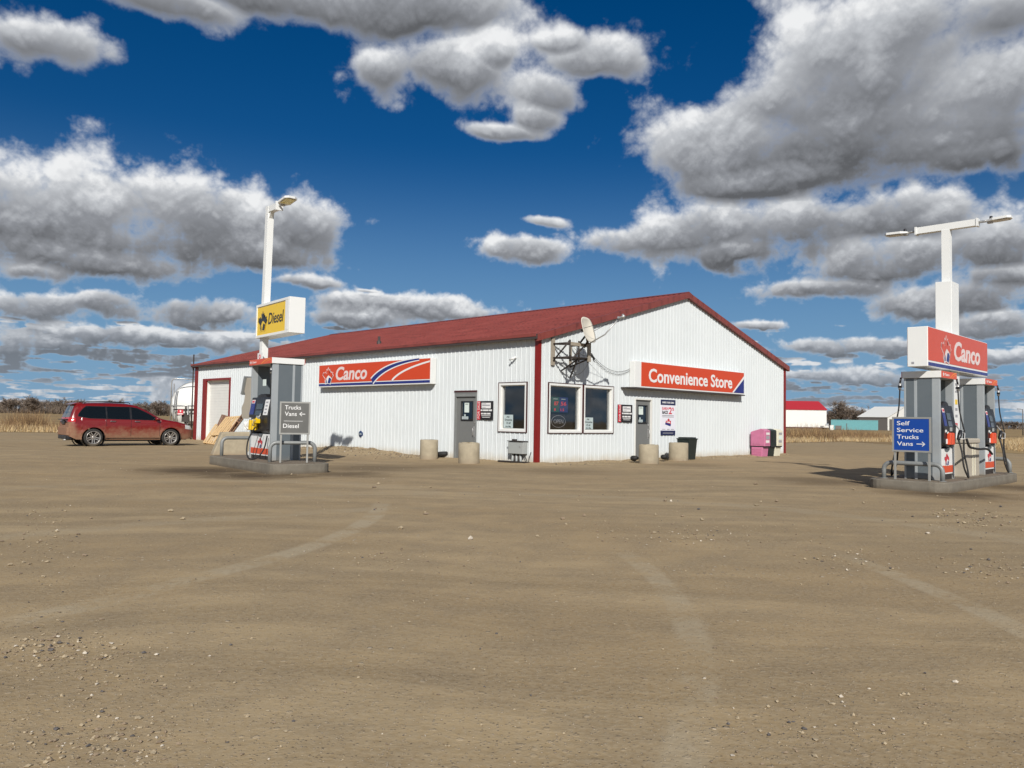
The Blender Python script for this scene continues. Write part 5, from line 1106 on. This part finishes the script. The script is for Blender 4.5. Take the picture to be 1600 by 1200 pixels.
    mb = MB(); mb.prism(rnd_box(2.1, 2.44, -.62, .62, 0, 0, .15), .30, .56, 'z'); mb.build('front_bumper', M_car, body, bevel=.03)
    mb = MB(); mb.box(2.385, 2.452, -.40, .40, .36, .50); mb.build('grille', M_blk, body, bevel=.01)
    mb = MB(); mb.box(-1.0, 1.0, -.78, .78, .20, .34); mb.box(-2.3, 2.2, -.5, .5, .24, .5); mb.build('underbody', M_blk, o)
    mb = MB(); mb.tube([(-2.3, -.5, .26), (-2.62, -.5, .25)], .03, 8); mb.build('exhaust', M_steel, o)
    for wx in WX:
        for sg in (-1, 1):
            mb = MB(); mb.lathe([(WR_ + .01, -.02), (WR_ + .01, .3)], 24, M=Matrix.Translation((wx, sg * .62, .34)) @ Matrix.Rotation(-sg * HP, 4, 'X')); mb.build('wheel_well', M_blk, body)
            wM = Matrix.Translation((wx, sg * .80, .345)) @ Matrix.Rotation(-sg * HP, 4, 'X')
            wr = MB(); wr.lathe([(.245, -.11), (.30, -.115), (.335, -.10), (.345, -.05), (.345, .05), (.335, .095), (.30, .112), (.245, .105), (.245, -.11)], 36, M=wM); wh = wr.build('wheel', M_tyre, o)
            rm = MB(); rm.lathe([(.250, .10), (.255, .112), (.235, .108), (.225, .05), (.222, -.05)], 36, M=wM); rm.lathe([(0, .085), (.045, .085), (.06, .07), (.06, .03)], 16, M=wM)
            for k in range(10):
                a = 2 * math.pi * k / 10 + (.13 if k % 2 else -.13); a0 = 2 * math.pi * (k // 2 * 2 + .5) / 10
                p, q = Vector((.045 * math.cos(a0), .045 * math.sin(a0), .065)), Vector((.236 * math.cos(a), .236 * math.sin(a), .095)); t = (q - p).normalized(); s_ = Vector((-t.y, t.x, 0)) * .017
                rm.add([p - s_, p + s_, q + s_, q - s_, p - s_ - Vector((0, 0, .03)), p + s_ - Vector((0, 0, .03)), q + s_ - Vector((0, 0, .03)), q - s_ - Vector((0, 0, .03))], [(0, 1, 2, 3), (4, 7, 6, 5), (0, 3, 7, 4), (1, 5, 6, 2), (0, 4, 5, 1), (3, 2, 6, 7)], 0, False, wM)
            rm.build('rim', M_rim, wh)
            dk = MB(); dk.lathe([(0, -.02), (.225, -.02)], 24, M=wM); dk.lathe([(0, .0), (.14, .0), (.14, -.02)], 20, M=wM); dk.build('brake_disc', M_rust, wh)
    for ch in [c_ for c_ in o.children_recursive if c_.type == 'MESH']:
        for v in ch.data.vertices:
            if v.co.x < -1.9: v.co.x = -1.9 + (v.co.x + 1.9) * .70
    return o
def car_paint():
    mm = bpy.data.materials.new('dusty_red_paint'); mm.use_nodes = True; N = NT(mm.node_tree); B = N.n['Principled BSDF']
    ob = N.node('ShaderNodeTexCoord').outputs['Object']; x, y, z = N.sep(ob)[:3]
    n = N.noise(N.vmath('MULTIPLY', ob, (1.6, 1, 2.2)), 2.2, 7, .68); h = N.math('ADD', z, N.math('MULTIPLY', N.math('SUBTRACT', n, .5), -.75))
    h = N.math('ADD', h, N.mrange(x, -2.0, -2.5, 0., -.75, smooth=False))
    f = N.mrange(h, .30, .88, .72, .02)
    f = N.math('MULTIPLY', f, N.mrange(N.noise(ob, 14, 5, .7), .2, .6, .6, 1.))
    N.put(B.inputs['Base Color'], N.mix(f, (.16, .003, .004, 1), (.26, .18, .105, 1))); N.put(B.inputs['Roughness'], N.mrange(f, 0., .6, .28, .85))
    B.inputs['Metallic'].default_value = .0; N.put(B.inputs['Coat Weight'], N.mrange(f, 0., .4, .6, 0.)); B.inputs['Coat Roughness'].default_value = .08; return mm
M_car = car_paint(); M_chrome = mat('chrome', (.75, .75, .75), .15, metal=1., var=0); M_lamp = mat('headlight_lens', (.55, .55, .55), .12, metal=.3, var=.1)
M_tail = mat('taillight_lens', (.42, .012, .015), .18, var=.1, spec=.7); M_tyre = mat('tyre_rubber', (.025, .024, .022), .8, var=.3, dirt=(.16, .13, .09), dirt_h=.22); M_rim = mat('alloy_rim', (.42, .40, .37), .35, metal=.6, var=.2)
car = make_car(); g1, g2 = Gp(146, 697.5), Gp(265, 696.5); ang = math.atan2(g2[1] - g1[1], g2[0] - g1[0])
cx_, cy_ = (g1[0] + g2[0]) / 2, (g1[1] + g2[1]) / 2; car.location = (cx_ - .86 * math.sin(ang), cy_ + .86 * math.cos(ang), .0); car.rotation_euler = (0, 0, ang)

# ------------------------------------------------------------------ barrier, pallets, sack
s = site('concrete_block', 'tan concrete barrier block with a sloped end, behind the diesel pump', 'barrier', 0, 0)
g1, g2 = Gp(330, 711), Gp(384, 708.5); a = math.atan2(g2[1] - g1[1], g2[0] - g1[0]); s.location = (g1[0] + .02, g1[1] + .0, 0); s.rotation_euler = (0, 0, a * .45)
mb = MB(); mb.prism([(0, -.05), (.30, .74), (2.3, .78), (2.3, -.05)], 0, .45, 'y'); mb.build('block', M_conc, s, bevel=.03)
def make_pallet(mt):
    o = bpy.data.objects.new('wooden_pallet', None); col.objects.link(o); Wd, Dp = 1.2, 1.0
    for k in range(7): mb = MB(); x = k * (Wd - .12) / 6; mb.box(x, x + .12 - .015 * (k % 2), 0, Dp, .115, .134); mb.build('deck_board', mt, o)
    for k in range(3):
        mb = MB(); y = k * (Dp - .04) / 2; mb.prism([(0, .02), (.18, .02), (.22, .06), (.40, .06), (.44, .02), (.76, .02), (.80, .06), (.98, .06), (1.02, .02), (1.2, .02), (1.2, .114), (0, .114)], y, y + .04, 'y'); mb.build('stringer', mt, o)
    for x in (0, .54, 1.08): mb = MB(); mb.box(x, x + .12, 0, Dp, 0, .019); mb.build('bottom_board', mt, o)
    return o
pa = make_pallet(M_pal); pb = make_pallet(M_pald)
def put_pallet(src, first, lbl, px, py, z, rx, rz, ry=0):
    o = src if first else copy_tree(src); g = Gp(px, py); o.location = (g[0], g[1], z); o.rotation_euler = (R(rx), R(ry), WR(R(rz))); tag(o, lbl, 'pallet', 'pallets heaped in front of the overhead door'); return o
put_pallet(pa, True, 'pale pallet leaning low at the left of the heap by the overhead door', 320, 694, .0, 56, 6, 3)
put_pallet(pa, False, 'upright pale pallet in the middle of the heap by the overhead door', 333, 698, .38, 50, 4, -3)
put_pallet(pb, True, 'dark weathered pallet tilted at the right end of the heap', 357, 699, .32, 56, -20, -14)
put_pallet(pb, False, 'dark pallet at the back of the heap, against the overhead door', 336, 694, .36, 70, -4, 6)
s = site('white_sack', 'crumpled white sack on top of the concrete block', 'sack', 0, 0); g_ = Gp(381, 707); s.location = (g_[0], g_[1] + .35, .79); bmx = bmesh.new(); bmesh.ops.create_icosphere(bmx, subdivisions=3, radius=.16)
mb = MB(); mb.add([(v.co.x * 1.0 + .03 * math.sin(v.co.z * 40), v.co.y * .8 + .03 * math.sin(v.co.x * 45), max(-.01, .14 + v.co.z * 1.1 + .03 * math.sin(v.co.x * 38 + v.co.y * 22))) for v in bmx.verts], [[v.index for v in f.verts] for f in bmx.faces], 0, False); bmx.free(); mb.build('sack', M_white2, s)

# ------------------------------------------------------------------ propane tank and pipework beyond the far corner
s = empty('white_tank', 'big white fuel tank with a domed end, beyond the far left corner of the store', 'tank', (-17.35, 43.2, 0), R(8))
prof_ = [(0, -.42), (.5, -.38), (.95, -.24), (1.22, -.02), (1.32, .25), (1.32, 6.6), (1.2, 6.9), (.9, 7.1), (0, 7.25)]
tm = Matrix.Translation((0, 0, 1.78)) @ Matrix.Rotation(-HP, 4, 'X'); mb = MB(); mb.lathe(prof_, 48, M=tm); mb.build('shell', M_fwhite, s)
for y in (.9, 5.8): mb = MB(); mb.box(-1.0, 1.0, y - .15, y + .15, -.05, .8); mb.build('saddle', M_conc, s)
mb = MB(); mb.lathe([(1.325, .24), (1.345, .26), (1.325, .30)], 48, M=tm); mb.build('weld_band', M_steel, s)
s = empty('pipe_frame', 'galvanised pipe frame in front of the white tank', 'pipe frame', (-18.25, 42.3, 0), R(5))
for p in ([(0, 0, 0), (0, 0, 3.05), (.06, 0, 3.18), (.2, 0, 3.22), (1.9, .2, 3.16)], [(.1, .1, 0), (.1, .1, 2.95)], [(0, 0, 1.75), (1.5, .1, 1.78)], [(.1, .1, 1.55), (1.4, .1, 1.58)], [(.9, 0, 0), (.9, 0, 1.8)], [(.1, .1, .8), (1.4, .1, .75)]):
    mb = MB(); mb.tube(p, .035, 8); mb.build('pipe', M_steel if p[1][2] > 1.7 else M_rust, s)
mb = MB(); mb.box(.75, .82, -.05, .05, .0, 1.75); mb.box(.62, 1.0, -.14, .0, .9, 1.3); mb.box(.70, .92, -.18, -.1, .5, .8); mb.build('valve_box', M_rust, s)
s = empty('warning_sign', 'small red and white warning sign on the pipe frame by the tank', 'sign', (-17.75, 42.0, 0), R(20))
mb = MB(); mb.box(0, .28, -.012, 0, 1.28, 1.55, 0); mb.box(.03, .25, -.016, -.012, 1.30, 1.36, 1); mb.box(.11, .17, -.016, -.012, 1.42, 1.52, 1); mb.box(.13, .15, 0, .03, 0, 1.55, 2); mb.build('board', [M_red, M_white, M_steel], s)

# ------------------------------------------------------------------ far things
def at(px, D): return ((px - 800) / F_PX * D, D)
def gabled(name, lbl, pos, rz, Wd, Dp, wh, ph, m_wall, m_roof, m_front=None, ridge='x', base=None):
    """width along x, depth along y; near face at y=0"""
    o = empty(name, lbl, 'building', pos, rz)
    faces = [('x', [(0, 0), (0, wh), (Dp / 2, ph if ridge == 'x' else wh), (Dp, wh), (Dp, 0)])]
    for x_ in (0, Wd - .12):
        mb = MB(); mb.prism([(0, 0), (Dp, 0), (Dp, wh)] + ([(Dp / 2, ph)] if ridge == 'x' else []) + [(0, wh)], x_, x_ + .12, 'x'); mb.build('wall', m_wall, o)
    for y_ in (0, Dp - .12):
        mb = MB(); mb.prism([(.12, 0), (Wd - .12, 0), (Wd - .12, wh)] + ([(Wd / 2, ph)] if ridge == 'y' else []) + [(.12, wh)], y_, y_ + .12, 'y'); mb.build('wall', m_front if (m_front and y_ == 0) else m_wall, o)
        if y_ == 0:
            mb = MB(); t = .3
            while t < Wd - .2: mb.box(t, t + .06, -.045, -.003, .1, wh - .03); t += .6
            mb.build('wall_ribs', m_front or m_wall, o)
    mb = MB()
    if ridge == 'x':
        for a, b in (((-.3, wh - .05), (Dp / 2, ph + .12)), ((Dp + .3, wh - .05), (Dp / 2, ph + .12))): mb.prism([a, b, (b[0], b[1] + .12), (a[0], a[1] + .12)], -.3, Wd + .3, 'x')
    else:
        for a, b in (((-.3, wh - .05), (Wd / 2, ph + .12)), ((Wd + .3, wh - .05), (Wd / 2, ph + .12))): mb.prism([a, b, (b[0], b[1] + .12), (a[0], a[1] + .12)], -.3, Dp + .3, 'y')
    mb.build('roof', m_roof, o)
    if base: mb = MB(); mb.box(-.05, Wd + .05, -.08, -.05, 0, .5); mb.build('base_trim', base, o)
    return o
x_, y_ = at(1292, 300); gabled('white_shed', 'white metal shed with a bright red roof, right of the store', (x_ - 34, y_, 0), 0, 34, 17, 7.1, 10.4, M_fwhite, M_farred, base=M_trimd)
x_, y_ = at(1387, 250); hg = gabled('white_hangar', 'low white building with a dark side wall, left of the right pumps', (x_, y_, 0), R(38), 22, 9.5, 4.2, 7.6, M_fwhite, M_fwhite, ridge='y')
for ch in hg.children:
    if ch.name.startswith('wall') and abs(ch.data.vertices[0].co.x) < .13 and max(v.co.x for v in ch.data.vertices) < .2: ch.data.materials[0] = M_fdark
mb = MB(); mb.box(1.2, 4.2, -.09, -.05, 0, 3.6); mb.build('door', M_fdark, hg)
mb = MB(); mb.box(4.6, 6.4, -.09, -.05, 2.6, 3.4); mb.build('window', M_fdark, hg)
x_, y_ = at(1299, 232); s = empty('shipping_container', 'long teal shipping container in front of bare trees', 'container', (x_, y_, .1), R(-7))
mb = MB(); L_ = 13.2; H_ = 2.75; prof_ = []; t = 0
while t < L_: prof_ += [(t, 0), (t + .12, 0), (t + .16, .06), (t + .26, .06)]; t += .30
v = [(a, b, z) for a, b in prof_ for z in (.0, H_)]; mb.add(v, [(2 * i, 2 * i + 2, 2 * i + 3, 2 * i + 1) for i in range(len(prof_) - 1)]); cs = mb.build('side_wall', M_teal, s, fix=False)
mb = MB(); mb.box(0, L_, .07, 2.4, 0, H_); mb.build('box_body', M_teal, s); mb = MB(); mb.box(-.03, .0, .0, 2.4, 0, H_); mb.build('end_door', M_fdark, s)
mb = MB(); mb.box(-.02, L_ + .02, -.04, 0, H_ - .02, H_ + .14); mb.build('top_rail', M_teal, s); mb = MB(); mb.box(1.2, 2.9, -.12, -.05, .1, 1.2, 0); mb.box(4.3, 4.5, -.12, -.05, .1, 1.9, 0); mb.build('locker', M_fdark, s)
x_, y_ = at(1301, 224); s = empty('white_crate', 'small pale box at the left end of the teal container', 'crate', (x_ - .6, y_, 0)); mb = MB(); mb.box(0, 1.0, 0, 1, 0, 1.3); mb.build('box_body', M_fwhite, s, bevel=.05); mb = MB(); mb.box(-.05, 1.05, -.05, 1.05, 1.3, 1.4); mb.build('lid', M_fwhite, s)
x_, y_ = at(1295.5, 262); s = empty('parked_truck', 'white pickup between the red-roofed shed and the teal container', 'truck', (x_, y_, 0), R(15))
mb = MB(); mb.prism([(-2.6, .5), (2.6, .5), (2.6, 1.05), (1.5, 1.15), (1.0, 1.8), (-.6, 1.85), (-.8, 1.15), (-2.6, 1.15)], -.9, .9, 'y'); mb.build('body', M_fwhite, s, bevel=.06)
mb = MB(); mb.prism([(1.35, 1.18), (.95, 1.70), (-.5, 1.75), (-.6, 1.2)], -.915, .915, 'y'); mb.build('window', M_blk, s)
for wx in (-1.7, 1.7):
    for sg in (-1, 1): mb = MB(); mb.lathe([(0, 0), (.38, 0), (.38, .25), (0, .25)], 14, M=Matrix.Translation((wx, sg * .75 - .12, .38)) @ Matrix.Rotation(-HP, 4, 'X')); mb.build('wheel', M_rub, s)
x_, y_ = at(1598.5, 150); s = empty('street_lamp', 'thin dark street lamp at the far right edge', 'street lamp', (x_, y_, 0)); mb = MB(); mb.tube([(0, 0, 0), (0, 0, 5.0)], [.11, .07], 8); mb.build('pole', M_fdark, s)
mb = MB(); mb.tube([(0, 0, 4.9), (-.5, 0, 5.0)], .04, 6); mb.box(-1.0, -.45, -.14, .14, 4.97, 5.07); mb.build('lamp_head', M_fdark, s)

# ------------------------------------------------------------------ bare trees
M_bark = mat('bare_bark', (.14, .11, .085), .9, var=.3); M_twig = [blade_mat('twig_grey', (.23, .185, .15)), blade_mat('twig_dark', (.085, .065, .052)), blade_mat('twig_pale', (.30, .25, .20))]
def make_tree(seed, H, spread, levels, twigs, tw, tl, name='bare_tree'):
    rr = random.Random(seed); tb = MB(); tips = []
    def grow(p, d, L, r, lv):
        q = p + d * L * .5 + Vector((rr.gauss(0, .05), rr.gauss(0, .05), 0)) * L; e_ = q + (d + Vector((rr.gauss(0, .2), rr.gauss(0, .2), .12))).normalized() * L * .5
        if lv <= 3: tb.tube([p, q, e_], [r, r * .8, r * .6], 5, caps=False)
        tips.append((p, e_, lv))
        if lv >= levels: return
        for k in range(rr.choice((3, 4)) if lv else rr.choice((4, 5))):
            a = rr.uniform(0, 6.28); t = rr.uniform(.12, 1.0) if lv else rr.uniform(.2, 1.0); s_ = spread * rr.uniform(.5, 1.15)
            nd = (d + Vector((math.cos(a), math.sin(a), rr.uniform(-.35, .45))) * s_).normalized(); grow(p + (e_ - p) * t, nd, L * rr.uniform(.58, .78), r * .5, lv + 1)
    for k in range(rr.choice((2, 3))):
        grow(Vector((k * .5 - .5, rr.gauss(0, .4), -.1)), Vector((rr.gauss(0, .12), rr.gauss(0, .12), 1)).normalized(), H * .46, H * .018, 0)
    zm = max(t[1].z for t in tips); k_ = H / zm
    vs = []; mi = []
    for a, b, lv in tips:
        if lv < 1: continue
        n_ = twigs if lv == levels else twigs // 2
        for _ in range(n_):
            t = rr.random(); p = a + (b - a) * t; d = ((b - a).normalized() + Vector((rr.gauss(0, .7), rr.gauss(0, .7), rr.gauss(.15, .6)))).normalized() * tl * rr.uniform(.5, 1.3)
            sd_ = d.cross(Vector((rr.gauss(0, 1), rr.gauss(0, 1), rr.gauss(0, 1)))).normalized() * tw * .5; vs += [p - sd_, p + sd_, p + d]; mi.append(rr.choice((0, 0, 0, 1, 1, 2)))
    co = np.array([v[:] for v in vs]) * k_; tb.v = [tuple(c_ * k_ for c_ in v) for v in tb.v]
    o = bpy.data.objects.new(name, None); col.objects.link(o); tb.build('trunk', M_bark, o, fix=False)
    me = bpy.data.meshes.new('crown'); np_mesh(me, co, np.arange(len(co)).reshape(-1, 3), 3, mi=mi); [me.materials.append(q) for q in M_twig]; c_ = bpy.data.objects.new('crown', me); col.objects.link(c_); c_.parent = o
    return o
protos = [make_tree(s_, 12, .72, 4, 6, .15, 1.5) for s_ in (3, 8, 15, 21, 34)]
used = set()
def plant(k, px, D, H, label, group=None, wide=1.):
    o = protos[k] if k not in used else copy_tree(protos[k]); used.add(k); x_, y_ = at(px, D); o.location = (x_, y_, 0); o.rotation_euler = (0, 0, random.random() * 6.28); s_ = H / 12; o.scale = (s_ * wide, s_ * wide, s_)
    tag(o, label, 'tree', group); return o
rw = random.Random(5); hts = lambda px: float(np.interp(px, [-60, 0, 20, 60, 100, 130, 147, 160, 185, 205, 230, 262, 300], [12, 11, 14, 13, 14.5, 13, 7.5, 9, 13, 9.5, 12, 12, 11]))
px = -90; k = 0
while px < 306:
    plant(k % 5, px + rw.uniform(-3, 3), 575 + rw.uniform(-25, 45), hts(px) * rw.uniform(.76, .98), 'bare grey-brown tree in the long row on the left horizon', 'bare trees on the left horizon', 1.35); px += rw.uniform(8, 11.5); k += 1
px = 1500
while px < 1760:
    plant(k % 5, px, 1150 + rw.uniform(-60, 60), rw.uniform(10, 13), 'small distant bare tree on the right horizon', 'bare trees on the right horizon', 1.7); px += rw.uniform(7, 11); k += 1
big = [make_tree(s_, 12, .8, 5, 4, .085, .9) for s_ in (5, 12)]
def plant_big(src, first, px, D, H, label, wide=1.):
    o = src if first else copy_tree(src); x_, y_ = at(px, D); o.location = (x_, y_, 0); s_ = H / 12; o.scale = (s_ * wide, s_ * wide, s_); o.rotation_euler = (0, 0, random.random() * 6); tag(o, label, 'tree', 'bare trees behind the teal container')
plant_big(big[0], True, 1316, 320, 11.6, 'largest bare tree, rising behind the teal container', 1.25)
plant_big(big[1], True, 1334, 335, 10.4, 'bare tree just right of the largest one behind the teal container', 1.0)
plant_big(big[1], False, 1352, 330, 10.2, 'bare tree whose crown shows above the dark-walled low building', .9)
plant_big(big[0], False, 1298, 345, 7.8, 'small bare tree between the red-roofed shed and the teal container', 1.0)
plant_big(big[1], False, 1255, 345, 12.2, 'bare treetop poking above the bright red roof', .5)
